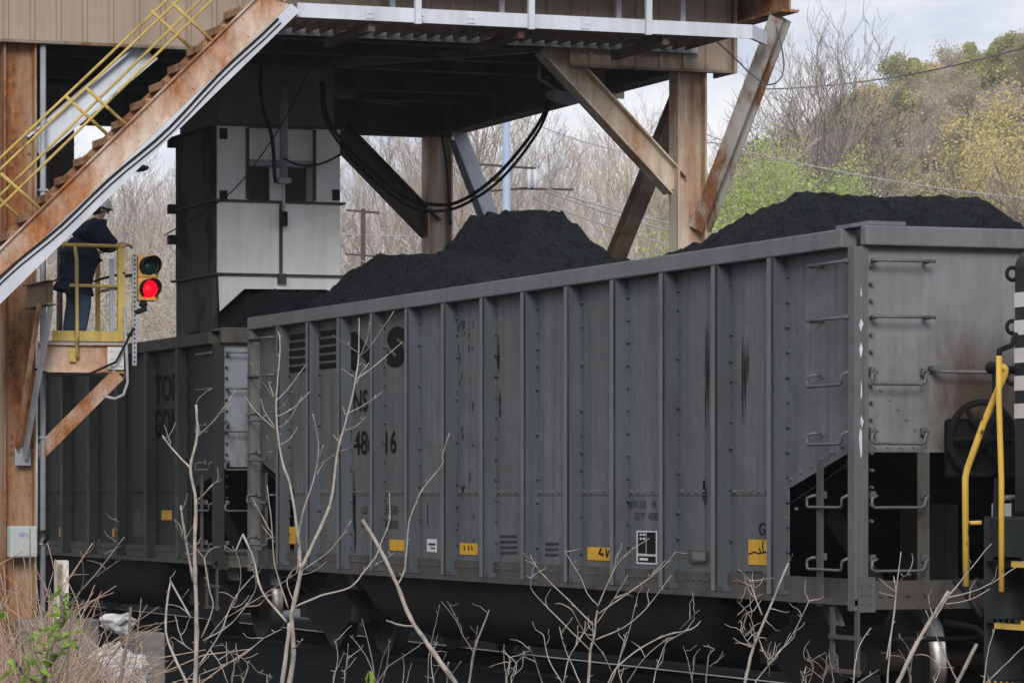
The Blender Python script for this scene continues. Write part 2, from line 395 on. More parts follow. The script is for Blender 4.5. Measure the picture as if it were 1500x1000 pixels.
for d in ds:
    for u in us:
        p = CAM + FW * d + RT * u; g.v.append(V((p.x, p.y, gz(p.x, p.y))))
nu = len(us)
for i in range(len(ds) - 1):
    for j in range(nu - 1):
        g.f.append((i * nu + j, i * nu + j + 1, (i + 1) * nu + j + 1, (i + 1) * nu + j)); g.sm.append(True)
struct(g.build('ground', ground_mat()))
for yy, lab, top in ((.88, 'dull near rail of the coal track under the train', plain('coal dusted rail head', (.014, .0135, .013), .7, .2, .3, 3)), (2.32, 'bright far rail glinting under the gondola bellies', plain('polished rail head', (.62, .61, .60), .3, .9, .1, 3))):
    r = MB()
    r.prism([(-90, yy - .037, -.006), (-90, yy + .037, -.006), (-90, yy + .03, -.04), (-90, yy + .009, -.05), (-90, yy + .009, -.14), (-90, yy + .07, -.165), (-90, yy - .07, -.165), (-90, yy - .009, -.14), (-90, yy - .009, -.05), (-90, yy - .03, -.04)], (140, 0, 0))
    ro = tag(r.build('rail', M['under'], origin=(0, yy, 0)), lab, 'rail')
    MB().box((-90, yy - .036, -.005), (50, yy + .036, 0)).build('running_surface', top, ro)

# ------------------------------------------------------------------ gondolas
W = 3.2; L = 15.95
RIB0, DRIB = -14.83, 1.104
def coalmesh(x0, prof, zwall, seed, hump=None, eoff=0):
    m = MB(); nx, ny = 340, 84
    x1 = x0 - L + .12; xa = x0 - .12
    def ridge(x):
        for (a, za), (b, zb) in zip(prof, prof[1:]):
            if a <= x <= b: return za + (zb - za) * (x - a) / (b - a)
        return prof[0][1] if x < prof[0][0] else prof[-1][1]
    for i in range(nx + 1):
        x = x1 + (xa - x1) * i / nx
        for j in range(ny + 1):
            y = .16 + (W - .32) * j / ny
            e = min(y - .16, W - .16 - y); sl = .95 if x < x0 - 9.6 else (.66 if x > x0 - 8 else .66 + .29 * (x0 - 8 - x) / 1.6)
            zr = sum(ridge(x + k * .14) * w for k, w in ((-1, .25), (0, .5), (1, .25)))
            z = min(zr, zwall - .14 + max(0, e - eoff) * 1.02)
            z = max(z, min(zr, zwall - .16))
            if hump:
                xa_, xb_, zh = hump; hx = min(x - xa_, xb_ - x)
                z = max(z, min(zh - .035 * (x - xa_), zh - .5 + max(-2, hx + .42) * 1.15, zh - .5 + (e - .98) * 1.5 + .05 * math.sin(x * 3)))
            z += .035 * noise.noise(V((x * 1.6, y * 1.6, seed))) + .04 * noise.noise(V((x * 4.7, y * 4.7, seed + 5))) + .025 * noise.noise(V((x * 11, y * 11, seed))) + .04 * max(0, noise.noise(V((x * 23, y * 23, seed)))) + .03 * max(0, noise.noise(V((x * 41, y * 41, seed))))
            m.v.append(V((x, y, z)))
    for i in range(nx):
        for j in range(ny):
            a = i * (ny + 1) + j; m.f.append((a, a + ny + 1, a + ny + 2, a + 1)); m.sm.append(False)
    # skirt down into the car so that the load has a body
    def strip(idx):
        n0 = len(m.v)
        for k in idx: m.v.append(V((m.v[k].x, m.v[k].y, zwall - 1.2)))
        for q in range(len(idx) - 1):
            m.f.append((idx[q], idx[q + 1], n0 + q + 1, n0 + q)); m.sm.append(False)
    N = ny + 1
    strip([i * N for i in range(nx + 1)]); strip([i * N + ny for i in range(nx + 1)])
    strip(list(range(N))); strip([nx * N + j for j in range(N)])
    return m
def grab(mb, a, b, out, drop, r=.0125):
    """bent grab iron between feet a and b, standing off along out and dropping by drop"""
    a, b, out = V(a), V(b), V(out); dz = V((0, 0, -drop)); ax = (b - a).normalized()
    if drop:
        pts = [a, a + out, a + out - ax * .035 + dz * .3, a + out - ax * .03 + dz * .85, a + out + ax * .03 + dz, b + out - ax * .06 + dz, b + out - ax * .01 + dz * .85, b + out + dz * .3, b + out * .9, b]
        pts = [a, a + out * .8, a + out - ax * .05 + dz * .2, a + out - ax * .055 + dz * .8, a + out - ax * .03 + dz, b + out - ax * .08 + dz, b + out - ax * .045 + dz * .85, b + out - ax * .03 + dz * .2, b + out * .8, b]
    else:
        pts = [a, a + out, b + out, b]
        mb.tube([a + out - ax * .05, b + out + ax * .05], r, 6); mb.tube([a, a + out], r * 1.5, 6); mb.tube([b, b + out], r * 1.5, 6); return
    mb.tube(pts, r, 6)
    for q in (a, b): mb.box(q - V((.02, .02, .02)), q + V((.02, .02, .035)))
def gondola(name, label, x0, zt, mats, detail, RIB0, DRIB, NR):
    t = thing(name, label, 'coal gondola', (x0 - L / 2, W / 2, 0))
    SY = .13; xf = x0 - L; zb = .924
    CAR, RIB, EDGE, CHORD, END = mats
    # side sheets (near, far) with the corner cut-outs under the slope sheets
    def sidepoly(y):
        return [(x0 - .1, y, 2.16 + zt - 3.82), (x0 - .1, y, zt - .13), (xf + .1, y, zt - .13), (xf + .1, y, 2.16 + zt - 3.82), (xf + 1.4, y, 1.82), (xf + 1.4, y, zb + .02), (x0 - 1.45, y, zb + .02), (x0 - 1.45, y, 1.82)]
    MB().prism(sidepoly(W - SY - .012), (0, .012, 0)).build('side_sheet', CAR, t); RV = MB()
    for x in (x0 - .06, xf + .05):
        m = MB(); m.box((x, .125, 2.1), (x + .012, W - .125, zt - .14))
        if x > x0 - 1:
            for k in range(26): m.bolt((x + .012, .2 + k * .112, 2.14), (1, 0, 0), .017, .02)
            for k in range(5): m.bolt((x + .012, .25 + k * .075, 2.58 - k * .075), (1, 0, 0), .019, .02)
        m.build('end_sheet', END, t)
    # slope sheets, floor, inside tub
    MB().prism([(x0 - .06, .142, 2.1), (x0 - .06, W - .142, 2.1), (x0 - 3.9, W - .142, .98), (x0 - 3.9, .142, .98)], (0, 0, .012)).build('slope_sheet', M['under'], t)
    MB().prism([(xf + .06, .142, 2.1), (xf + .06, W - .142, 2.1), (xf + 3.9, W - .142, .98), (xf + 3.9, .142, .98)], (0, 0, .012)).build('slope_sheet', M['under'], t)
    m = MB(); prof = []
    for k in range(15):
        a = PI * k / 14; prof.append((0, W / 2 - 1.32 * math.copysign(abs(math.cos(a)) ** .7, math.cos(a)), .93 - .72 * math.sin(a) ** .8))
    xa, xb = x0 - 3.2, x0 - L + 3.0
    n0 = len(m.v); rings = [(xa, .25), (xa - .45, .9), (xa - .9, 1), (xb + .9, 1), (xb + .45, .9), (xb, .25)]
    for x, k in rings:
        for (_, y, z) in prof: m.v.append(V((x, y, .93 - (.93 - z) * k)))
    q = len(prof)
    for i in range(len(rings) - 1):
        for j in range(q - 1):
            m.f.append((n0 + i * q + j, n0 + i * q + j + 1, n0 + (i + 1) * q + j + 1, n0 + (i + 1) * q + j)); m.sm.append(True)
    m.build('belly_tub', M['tub'], t)
    # chords
    for y0 in (0, W - .14):
        m = MB().box((xf, y0, zt - .145), (x0 - .22, y0 + .14, zt)); m.build('top_chord', CHORD, t, bevel=.012)
    for x in (x0 - .03, xf - .07):
        MB().box((x, .07, zt - .14), (x + .1, W - .07, zt + .012)).build('end_chord', CHORD, t, bevel=.012)
    for y0, y1 in ((0.004, .42), (W - .42, W - .004)):
        MB().prism([(x0 - .36, y0 + .02, zt + .002), (x0 - .1, y0 + .02, zt + .002), (x0 + .05, y0 + (.1 if y0 < 1 else 0), zt + .016), (x0 + .05, y1, zt + .016), (x0 - .25, y1, zt + .016)], (0, 0, .03)).build('corner_gusset', CHORD, t)
    # sills
    for y0, s in ((0, 1), (W, -1)):
        m = MB(); ya, yb = sorted((y0 + s * .01, y0 + s * .13)); m.box((xf + .02, ya, zb), (x0 - .0, yb, zb + .045))
        ya, yb = sorted((y0 + s * .1, y0 + s * .128)); m.box((xf + .02, ya, zb + .045), (x0 - .14, yb, zb + .20))
        if s > 0:
            for k in range(110):
                xx = xf + 1.5 + k * .118
                if xx < x0 - 1.45 and ((xx - x0 - RIB0) % DRIB) > .2: m.bolt((xx, .1, zb + .135), (0, -1, 0), .016, .03)
        m.build('side_sill', M['sill'], t)
    for x in (x0 - .12, xf):
        m = MB().box((x, .135, zb - .03), (x + .14, W - .135, zb + .19))
        if x > x0 - 1:
            for yy in (.22, .3, .45, .6): m.bolt((x0 + .02, yy, zb + .08), (1, 0, 0), .025, .03)
        m.build('end_sill', M['sill'], t)
    # ribs
    for k in range(NR):
        x = x0 + RIB0 + k * DRIB
        for side in (0, 1):
            ya, yb = (.006, SY) if side == 0 else (W - SY, W - .006)
            m = MB().box((x, ya, zb + .05), (x + .115, yb, zt - .147))
            if side == 0:
                z = zt - .3
                while z > 1.05:
                    m.bolt((x + .15, SY, z), (0, -1, 0), .02, .035)
                    z -= R_.choice((.16, .22, .34, .42)) if k % 3 else .2
                for zz in (zb + .05,): m.box((x - .02, .02, zz), (x + .2, .1, zz + .04))
            rb = m.build('rib', RIB, t)
            if side == 0:
                MB().box((x + .088, -.002, zb + .052), (x + .119, .0055, zt - .15)).build('worn_edge', EDGE, rb)
                MB().box((x - .002, .0005, zb + .052), (x + .087, .0055, zt - .15)).build('flange_face', CHORD, rb)
    # horizontal seam with rivets
    m = RV; zs = 1.80
    for k in range(NR - 1):
        xa = x0 + RIB0 + k * DRIB + .125; xb = xa + DRIB - .135
        m.box((xa, SY - .008, zs - .03), (xb, SY - .002, zs - .022))
        for q in range(6): m.bolt((xa + .09 + q * .155, SY, zs), (0, -1, 0), .019, .035)
    for q in range(4): m.bolt((x0 - 1.28 - q * .19, SY, 1.66 - q * .075), (0, -1, 0), .02, .035)
    for q in range(4): m.bolt((x0 - 2.72 - q * .22, SY, 1.42 - q * .085), (0, -1, 0), .02, .035)
    for q in range(7): m.bolt((x0 - .25 - q * .19, SY, 2.2 - q * .05 + (zt - 3.82)), (0, -1, 0), .02, .03)
    for q in range(6): m.bolt((xf + 1.75 + q * .2, SY, 1.62 - q * .07), (0, -1, 0), .02, .035)
    m.prism(sidepoly(SY), (0, .012, 0)); m.build('side_sheet', CAR, t)
    # corner posts with rivets
    for x, sx in ((x0, 1), (xf, -1)):
        for y0, sy in ((0.005, 1), (W - .005, -1)):
            m = MB(); xa, xb = sorted((x, x - sx * .11)); ya, yb = sorted((y0, y0 + sy * .12))
            m.box((xa, ya, zb - .04), (xb, yb, zt - .147))
            if sx > 0 and sy > 0:
                for k in range(13):
                    m.bolt((x - .13, SY, zt - .3 - k * .105), (0, -1, 0), .02, .04)
                for k in range(16): m.bolt((x0 - .03, .16, zt - .3 - k * .13), (1, 0, 0), .02, .05)
                m.box((x - .012, y0 + .03, zb - .05), (x + .022, y0 + .17, zb + .22))
                for zz in (zb + .02, zb + .09, zb + .16):
                    for yy in (.06, .13): m.bolt((x + .022, yy, zz), (1, 0, 0), .018, .018)
            cp = m.build('corner_post', CAR, t)
            if detail and sx > 0 and sy > 0:
                w_ = MB()
                for zz, h_ in ((3.28, .09), (3.02, .1), (2.82, .12), (2.5, .15), (2.26, .12), (2.05, .3)):
                    w_.prism([(x + .002, .06, zz), (x + .002, .07, zz + .03), (x + .002, .074 + .01 * math.sin(zz * 9), zz + h_ * .6), (x + .002, .062, zz + h_), (x + .002, .052 - .008 * math.sin(zz * 7), zz + h_ * .5)], (.002, 0, 0))
                w_.build('paint_chip', M['galv'], cp)
    # ladders: side and end at the near corner
    lev = [zt - .255, zt - .685, zt - 1.155, zt - 1.61, zt - 2.1, zt - 2.585]
    for k, z in enumerate(lev):
        m = MB(); dr = 0 if k < 2 else .09
        grab(m, (x0 - .8, SY, z + dr * .5), (x0 - .13, SY - .03, z + dr * .5), (0, -.12, 0), dr); m.build('grab_iron', M['steel'], t)
        m = MB(); grab(m, (x0 + .0, .16, z + dr * .5), (x0 + .0, .60, z + dr * .5), (.1, 0, 0), dr); m.build('grab_iron', M['steel'], t)
        m = MB(); grab(m, (xf + .13, SY - .03, z + dr * .5), (xf + .8, SY, z + dr * .5), (0, -.12, 0), dr); m.build('grab_iron', M['steel'], t)
    MB().box((x0 - .72, .03, zb - .02), (x0 - .62, .045, 2.02)).build('ladder_stile', M['sill'], t)
    MB().box((x0 - .035, .56, zb + .19), (x0 - .02, .66, 2.1)).build('ladder_stile', M['sill'], t)
    MB().box((xf + .6, .03, zb - .02), (xf + .66, .045, 2.02)).build('ladder_stile', M['sill'], t)
    m = MB()
    for dx in (-.45, -.02): m.box((x0 + dx - .03, .03, .38), (x0 + dx + .03, .05, zb - .02))
    for zz in (.4, .66): m.box((x0 - .47, .01, zz), (x0, .07, zz + .03))
    m.build('sill_step', M['sill'], t)
    # vent slot, rod across the end, brake wheel
    m = MB().tube([(x0 + .1, .68, 2.72), (x0 + .1, 2.5, 2.72)], .014, 6); m.tube([(x0 - .04, .68, 2.74), (x0 + .1, .68, 2.74)], .03, 8); m.build('end_handhold', M['steel'], t)
    m = MB(); bc = V((x0 + .16, 1.02, 2.2))
    m.lathe(bc, (1, 0, 0), [(-.02, .26), (-.02, .29), (0, .31), (.02, .29), (.02, .26), (-.02, .26)], 28)
    for k in range(6):
        a = k * PI / 3; m.tube([bc + V((.03, 0, 0)), bc + V((0, math.cos(a) * .27, math.sin(a) * .27))], .022, 6)
    m.lathe(bc, (1, 0, 0), [(-.2, .0), (-.2, .07), (.05, .07), (.06, 0)], 12)
    m.build('brake_wheel', M['under'], t)
    m = MB().box((x0 - .03, .78, 1.9), (x0 + .07, 1.36, 2.36)); m.build('brake_housing', M['under'], t, bevel=.03)
    # trucks
    for xc in (x0 - 1.65, xf + 1.65):
        tr = thing('truck', 'x', 'x', (xc, W / 2, 0)); del tr['label']; del tr['category']; tr.parent = t; tr.location = V((xc, W / 2, 0)) - OFF[t.name]
        for yy in (.52, W - .52):
            m = MB(); pts = [(-1.08, .50), (-.92, .58), (-.45, .72), (.45, .72), (.92, .58), (1.08, .50), (1.05, .36), (.72, .36), (.4, .22), (-.4, .22), (-.72, .36), (-1.05, .36)]
            m.prism([(xc + a, yy - .06, b) for a, b in pts], (0, .12, 0)); m.build('side_frame', M['under'], tr)
        for ax_ in (-.88, .88):
            m = MB(); m.cyl((xc + ax_, .45, .457), (xc + ax_, W - .45, .457), .085, 12); m.build('axle', M['wheel'], tr)
            for yy, s in ((.88, 1), (2.32, -1)):
                m = MB(); m.lathe((xc + ax_, yy - s * .06, .457), (0, s, 0), [(0, .0), (-.03, .1), (-.02, .14), (.03, .2), (.03, .34), (0, .38), (0, .452)], 36); m.lathe((xc + ax_, yy - s * .06, .457), (0, s, 0), [(.135, .485), (.14, .40), (.09, .3), (.09, .15), (.16, .1), (.16, 0)], 36)
                wh = m.build('wheel', M['wheel'], tr)
                m = MB(); m.lathe((xc + ax_, yy - s * .06, .457), (0, s, 0), [(0, .452), (.1, .457), (.11, .485), (.135, .485)], 48); m.build('wheel_tread', M['tread'], tr)
        m = MB(); m.box((xc - .2, .5, .38), (xc + .2, W - .5, .7)); m.build('bolster', M['under'], tr)
    # couplers, centre sill, air hose
    MB().box((xf - .25, W / 2 - .18, .6), (x0 + .25, W / 2 + .18, .92)).build('centre_sill', M['under'], t)
    for x, s in ((x0, 1), (xf, -1)):
        m = MB(); xa, xb = sorted((x + s * .2, x + s * .66)); m.box((xa, W / 2 - .09, .72), (xb, W / 2 + .09, .92)); xa, xb = sorted((x + s * .55, x + s * .74)); m.box((xa, W / 2 - .2, .65), (xb, W / 2 + .16, .97)); m.build('coupler', M['under'], t, bevel=.03)
    m = MB().tube([(x0 + .05, .75, .8), (x0 + .2, .95, .75), (x0 + .35, 1.2, .45), (x0 + .6, 1.3, .35)], .025, 8); m.tube([(x0 - .1, .4, .66), (x0 + .02, 1.2, .66)], .02, 6); m.build('brake_hose', M['rubber'], t)
    # end cross braces seen through the opening
    m = MB().box((x0 - .06, .62, zb + .2), (x0 - .03, .66, 2.1)); m.beam((x0 - .5, .5, 1.0), (x0 - 1.4, .5, 1.6), .1, .1); m.box((x0 - 1.0, .9, zb), (x0 - .2, 1.0, 1.7)); m.build('end_brace', M['under'], t)
    return t
g1 = gondola('coal_gondola', 'long grey coal gondola heaped with coal and lettered NS, coupled beside the locomotive', 0, 3.82, (M['car'], M['car_rib'], M['car_edge'], M['chord'], M['car_end']), True, -14.83, 1.104, 13)
X2 = -17.3
g2 = gondola('coal_gondola', 'dark green-grey coal gondola lettered TOP GON, standing under the white loading chute', X2, 3.72, (M['car_green'], M['green_rib'], M['sill'], M['sill'], M['green_end']), False, -14.78, 1.45, 10)
SY = .13; TY = SY - .004
def decal(name, px0, px1, py0, py1, mat, parent=g1, y=TY, dy=.004):
    a = atY(px0, py1, y); b = atY(px1, py0, y)
    zc0 = atY((px0 + px1) / 2, py1, y).z; zc1 = atY((px0 + px1) / 2, py0, y).z
    return MB().box((a.x, y - dy, zc0), (b.x, y, zc1)).build(name, mat, parent)
def dtext(body, px0, px1, py0, py1, mat, bold=0, parent=g1, y=TY, name='lettering'):
    a = atY(px0, (py0 + py1) / 2, y); b = atY(px1, (py0 + py1) / 2, y); pm = (px0 + px1) / 2
    z0 = atY(pm, py1, y).z; z1 = atY(pm, py0, y).z
    return text(name, body, (a.x, y - .003, z0), b.x - a.x, z1 - z0, mat, parent, bold)
# emblem: five bars in two panels, then N and S
for px0, px1, s in ((422, 449, -.15), (466, 492, -.15)):
    m = MB()
    for k in range(5):
        y0 = (489, 484)[px0 > 450] + k * 11.9
        a = atY(px0, y0 + 8, TY); b = atY(px1, y0 + 8, TY); zt_ = atY((px0 + px1) / 2, y0, TY).z; zb_ = atY((px0 + px1) / 2, y0 + 8, TY).z
        m.box((a.x, TY - .004, zb_), (b.x, TY, zt_))
    m.build('emblem_bars', M['ink'], g1)
dtext('N', 512, 554, 484, 541, M['ink'], .07)
dtext('S', 567, 594, 478, 538, M['ink'], .07)
dtext('NS', 518, 539, 571, 603, M['ink'], .02)
dtext('1486', 512, 549, 630, 666, M['ink'], .02)
dtext('16', 565, 581, 630, 664, M['ink'], .02)
dtext('LD LMT', 530, 556, 742, 752, M['ink_soft'])
dtext('237500', 561, 583, 740, 753, M['ink_soft'])
dtext('LT WT', 530, 556, 762, 772, M['ink_soft'])
dtext('46800', 564, 583, 761, 774, M['ink_soft'])
dtext('EXW 10-8', 921, 946, 732, 744, M['ink_soft'])
dtext('H 11-8', 956, 978, 732, 744, M['ink_soft'])
dtext('CU FT', 930, 945, 750, 761, M['ink_soft'])
dtext('4080', 950, 965, 750, 761, M['ink_soft'])
dtext('G11', 1112, 1134, 765, 784, M['ink'], .01)
def lines(px0, px1, py, n, step, parent=g1):
    m = MB(); rr = random.Random(px0)
    for k in range(n):
        x = px0
        while x < px1:
            w = rr.uniform(3, 7); e = min(x + w, px1)
            a = atY(x, py + k * step, TY); b = atY(e, py + k * step, TY)
            m.box((a.x, TY - .003, a.z - .012), (b.x, TY, a.z + .012)); x = e + 1.2
    m.build('faded_stencil', M['ink_soft'], parent)
lines(733, 757, 785, 4, 8); lines(799, 818, 796, 3, 8); lines(414, 421, 740, 6, 9); lines(1079, 1116, 838, 1, 8)
for a in ((571, 595, 790, 806), (674, 700, 795, 812), (861, 893, 801, 820), (1097, 1129, 790, 827), (424, 433, 771, 796)):
    o = decal('reflector', *a, M['reflect'])
m = MB()
for pts in ([(1118, 791), (1117, 801), (1119, 809), (1115, 809), (1112, 802)], [(1127, 791), (1126, 803), (1130, 812)], [(1097, 811), (1104, 808), (1112, 810), (1120, 808), (1129, 811)]):
    m.tube([atY(a, b, TY - .006) for a, b in pts], .006, 4)
m.tube([atY(a, b, TY - .006) for a, b in [(881, 803), (878, 810), (884, 812)]], .012, 4); m.tube([atY(a, b, TY - .006) for a, b in [(888, 803), (889, 816), (892, 806)]], .008, 4)
for a in (680, 686, 691): m.tube([atY(a, 799, TY - .006), atY(a + 1, 805, TY - .006)], .008, 4)
m.build('reflector_crack', M['ink'], g1)
o = decal('placard', 626, 640, 789, 808, M['white'])
decal('placard_mark', 628, 638, 795, 798, M['ink_soft'], o, TY - .005); decal('placard_mark', 631, 637, 801, 803, M['ink_soft'], o, TY - .005)
o = decal('stencil_panel', 933, 963, 777, 826, M['white'])
for a in ((935, 946, 779, 810), (947.5, 960.5, 779, 811), (935, 960.5, 814, 823)): decal('panel_field', *a, M['ink'], o, TY - .0045)
m = MB()
for a in ((937, 940, 781, 784), (941.5, 945, 781, 784), (937, 940, 787, 790), (941.5, 945, 787, 790), (937, 949, 817, 820)):
    p = atY(a[0], a[3], TY - .009); q = atY(a[1], a[2], TY - .009); m.box((p.x, p.y, p.z), (q.x, p.y + .003, q.z))
m.build('panel_figures', M['white'], o)
o = decal('placard_holder', 1012, 1036, 805, 823, M['sill'], g1, TY, .03)
decal('holder_plate', 1015, 1033, 808, 820, M['chord'], o, TY - .031, .004)
def scrape(pts, w, n, seed, name='paint_scrape'):
    rr = random.Random(seed); m = MB()
    for (x, y0, y1) in pts:
        for k in range(n):
            xx = x + rr.uniform(-3, 3) * (n > 1); a = rr.uniform(y0, y0 + (y1 - y0) * .3); b = rr.uniform(y1 - (y1 - y0) * .4, y1)
            if n == 1: a, b = y0, y1
            P = []; r_ = []
            for t in range(6):
                P.append(atY(xx + rr.uniform(-.5, .5), a + (b - a) * t / 5, TY)); r_.append(w * rr.uniform(.3, 1) * (.3 if t in (0, 5) else 1))
            for i in range(5):
                p, q = P[i], P[i + 1]
                m.face([p + V((-r_[i], 0, 0)), p + V((r_[i], 0, 0)), q + V((r_[i + 1], 0, 0)), q + V((-r_[i + 1], 0, 0))])
    return m.build(name, M['ink'], g1)
scrape([(1036, 460, 650)], .009, 6, 1); scrape([(1089, 480, 640), (1094, 490, 600)], .007, 5, 2)
scrape([(730, 494, 542), (732, 570, 612)], .035, 1, 3); scrape([(1032, 700, 745)], .014, 5, 4); scrape([(626, 735, 768)], .022, 1, 6)
scrape([(520, 690, 815)], .03, 3, 8)
rr = random.Random(5); m = MB()
for k in range(120):
    px = rr.uniform(650, 694); py = rr.uniform(475, 810)
    if px > 667 and rr.random() < .6: continue
    yy = TY if px > 667 else TY; h_ = rr.uniform(3, 14)
    p = atY(px, py, yy); w = rr.uniform(.008, .035)
    m.face([p + V((-w, 0, 0)), p + V((w * .6, 0, .02)), p + V((w, 0, h_ * .006)), p + V((-w * .4, 0, h_ * .0075))])
m.build('flaked_paint', M['ink_soft'], g1)
# second car lettering
INK2 = plain('black wagon lettering', (.004, .004, .004), .8, 0, .2, 14)
dtext('TOP', 227, 261, 548, 588, INK2, .03, g2); dtext('GON', 227, 261, 598, 640, INK2, .03, g2)
for a in ((237, 252, 747, 761), (87, 97, 772, 785), (165, 172, 774, 786)): decal('reflector', *a, M['reflect'], g2)
decal('stencil_panel', 197, 212, 748, 785, M['sill'], g2)
# coal
c1 = coalmesh(0, [(-15.8, 3.72), (-15.1, 3.78), (-14.5, 4.2), (-13.9, 4.42), (-10.6, 4.24), (-9.8, 4.08), (-9.0, 3.78), (-7.5, 3.72), (-5.2, 3.74), (-4.5, 3.86), (-3.7, 4.02), (-3.0, 4.22), (-2.5, 4.31), (-2.05, 3.87), (-1.85, 3.74), (-1, 3.7)], 3.82, 3, (-12.5, -10.5, 4.78))
tag(c1.build('coal_load', M['coal'], origin=(-8, 1.6, 3.8)), 'two-humped black coal heap rising above the grey gondola', 'coal heap')
c2 = coalmesh(X2, [(-33.5, 2.6), (-22.3, 2.6), (-21.6, 3.5), (-20.9, 4.28), (-19.0, 4.32), (-18.2, 4.05), (-17.6, 3.75)], 3.72, 9, None, .42)
tag(c2.build('coal_load', M['coal'], origin=(-25, 1.6, 3.7)), 'low black coal heap growing under the white loading chute', 'coal heap')

# ------------------------------------------------------------------ locomotive
lo = thing('locomotive', 'black locomotive end with white stripes and yellow handrails at the right edge', 'locomotive', (8, W / 2, 0))
m = MB().box((2.0, .1, 1.25), (16, 3.1, 1.62)); m.box((2.02, .35, .5), (2.35, 2.85, 1.25)); m.build('frame', M['loco_green'], lo, bevel=.02)
m = MB(); m.box((1.99, .06, .35), (2.02, .5, 1.62)); m.box((2.68, .1, .3), (2.73, .9, 1.62)); m.box((2.0, .85, .3), (2.73, .9, 1.62)); m.build('step_well', M['loco_green'], lo)
for k, z in enumerate((.42, .86, 1.3)):
    s_ = MB().box((2.03, .06, z), (2.67, .84, z + .03)).build('step', M['loco'], lo)
    m = MB().box((2.04 if k == 0 else 2.2 + .25 * (k - 1), .03, z - .035), (2.67, .057, z + .032))
    m.build('step_edge', M['loco_yellow'], s_)
    m = MB()
    for q in range(7 if k == 0 else (5 if k == 1 else 2)): m.box((2.08 + .17 * k + (.2 if k == 2 else 0) + q * .085, .022, z + .012), (2.115 + q * .085, .0295, z + .036))
    m.build('step_tooth', M['loco'], s_)
nz = MB(); prof = []
for k in range(7):
    a = PI / 2 * k / 6; prof.append((.26 + .12 - .12 * math.cos(a), 3.40 + .12 * math.sin(a)))
pf = [(.26, 1.62)] + prof + [(W - y, z) for y, z in reversed(prof)] + [(W - .26, 1.62)]
nz.prism([(2.05, y, z) for y, z in pf], (1.5, 0, 0)); nose = nz.build('nose', M['loco'], lo, bevel=.04)
for k in range(5):
    z = atX(1492, 451 + k * 40.5, 2.04).z
    m = MB().box((2.042, .275, z), (2.049, W - .275, z + .105)); m.box((2.09, .252, z), (3.3, .259, z + .105)); m.build('white_stripe', M['stripe'], nose)
cab = MB().box((3.56, .1, 1.62), (6.2, 3.1, 4.3)).build('cab', M['loco'], lo, bevel=.08)
for y0 in (.5, 1.8): MB().box((3.545, y0, 3.6), (3.558, y0 + .9, 4.1)).build('windscreen', M['dead_lamp'], cab)
MB().box((6.22, .5, 1.62), (16, 2.7, 4.1)).build('hood', M['loco'], lo, bevel=.08)
for xc in (4.2, 13.0):
    m = MB().box((xc - 1.9, .35, .35), (xc + 1.9, .55, .85)); m.build('truck_frame', M['under'], lo)
    for ax_ in (-1.5, 0, 1.5):
        m = MB(); m.lathe((xc + ax_, .7, .5), (0, 1, 0), [(0, 0), (0, .5), (.13, .5), (.13, 0)], 32); m.build('wheel', M['wheel'], lo)
m = MB().cyl((1.2, 1.6, .82), (2.0, 1.6, .82), .1, 10); m.box((1.05, 1.42, .65), (1.3, 1.78, .98)); m.build('coupler', M['under'], lo, bevel=.03)
m = MB(); m.tube([atX(1467, 866, 2.4), atX(1467, 700, 2.4), atX(1463, 580, 2.4), atX(1463.5, 521, 2.4)], .021, 10); m.build('handrail', M['loco_yellow'], lo)
m = MB(); m.tube([atX(1415, 858, 2.0), atX(1414, 700, 2.0), atX(1417, 686, 2.02), atX(1440, 622, 2.15), atX(1462, 570, 2.28), atX(1472, 548, 2.33), atX(1473, 540, 2.34), atX(1468, 536, 2.35)], .024, 10); m.tube([atX(1415, 766, 2.0), atX(1438, 765, 2.06)], .016, 8); m.build('handrail', M['loco_yellow'], lo)
m = MB(); m.tube([atX(1463.5, 521, 2.4), atX(1464, 513, 2.4), atX(1470, 510, 2.38), atX(1482, 506, 2.3), atX(1485, 497, 2.26), atX(1488, 490, 2.2)], .02, 8); m.tube([atX(1448, 540, 2.0), atX(1500, 540, 2.06)], .022, 8)
m.blob(atX(1452, 538, 2.0), .045, 1, .1, 2); m.tube([atX(1459, 540, 2.0), atX(1459, 600, 2.0)], .03, 8)
m.build('bracket_pipe', M['black'], lo); MB().tube([atX(1460, 700, 2.0), atX(1458, 760, 1.98), atX(1462, 800, 2.0)], .02, 8).build('drain_pipe', M['black'], lo)
for y_ in (401, 479, 553):
    m = MB(); c = atX(1483, y_, 2.03); m.lathe(c, (1, 0, 0), [(-.012, .045), (0, .06), (.012, .045), (0, .03), (-.012, .045)], 16); m.build('lifting_ring', M['black'], lo)
p = atX(1453, 757, 1.96); q = atX(1482, 737, 1.96); MB().box((1.95, p.y, p.z), (1.985, q.y, q.z)).build('grey_plate', M['galv_dark'], lo, bevel=.005)
p = atX(1480, 770, 1.97); q = atX(1520, 734, 1.97); o = MB().box((1.955, p.y, p.z), (1.985, q.y, q.z)).build('letter_plate', M['loco'], lo)
a = atX(1483, 762, 1.951); b = atX(1490, 741, 1.951); text('lettering', 'F', (1.951, a.y, a.z), b.y - a.y, b.z - a.z, M['stripe'], o, .02, 'end')
p = atX(1495, 760, 1.95); q = atX(1505, 740, 1.95); MB().box((1.949, p.y, p.z), (1.954, q.y, q.z)).build('white_plate', M['stripe'], o)
m = MB().tube([atX(1470, 729, 1.98), atX(1496, 728, 1.9)], .02, 8); m.build('pin_lifter', M['steel'], lo)
m = MB().tube([atX(1430, 848, 1.95), atX(1445, 872, 1.9), atX(1465, 880, 1.9), atX(1500, 877, 1.9)], .018, 8); m.tube([atX(1400, 850, 1.6), atX(1412, 860, 1.7), atX(1440, 905, 1.9)], .03, 8); m.build('air_hose', M['rubber'], lo)
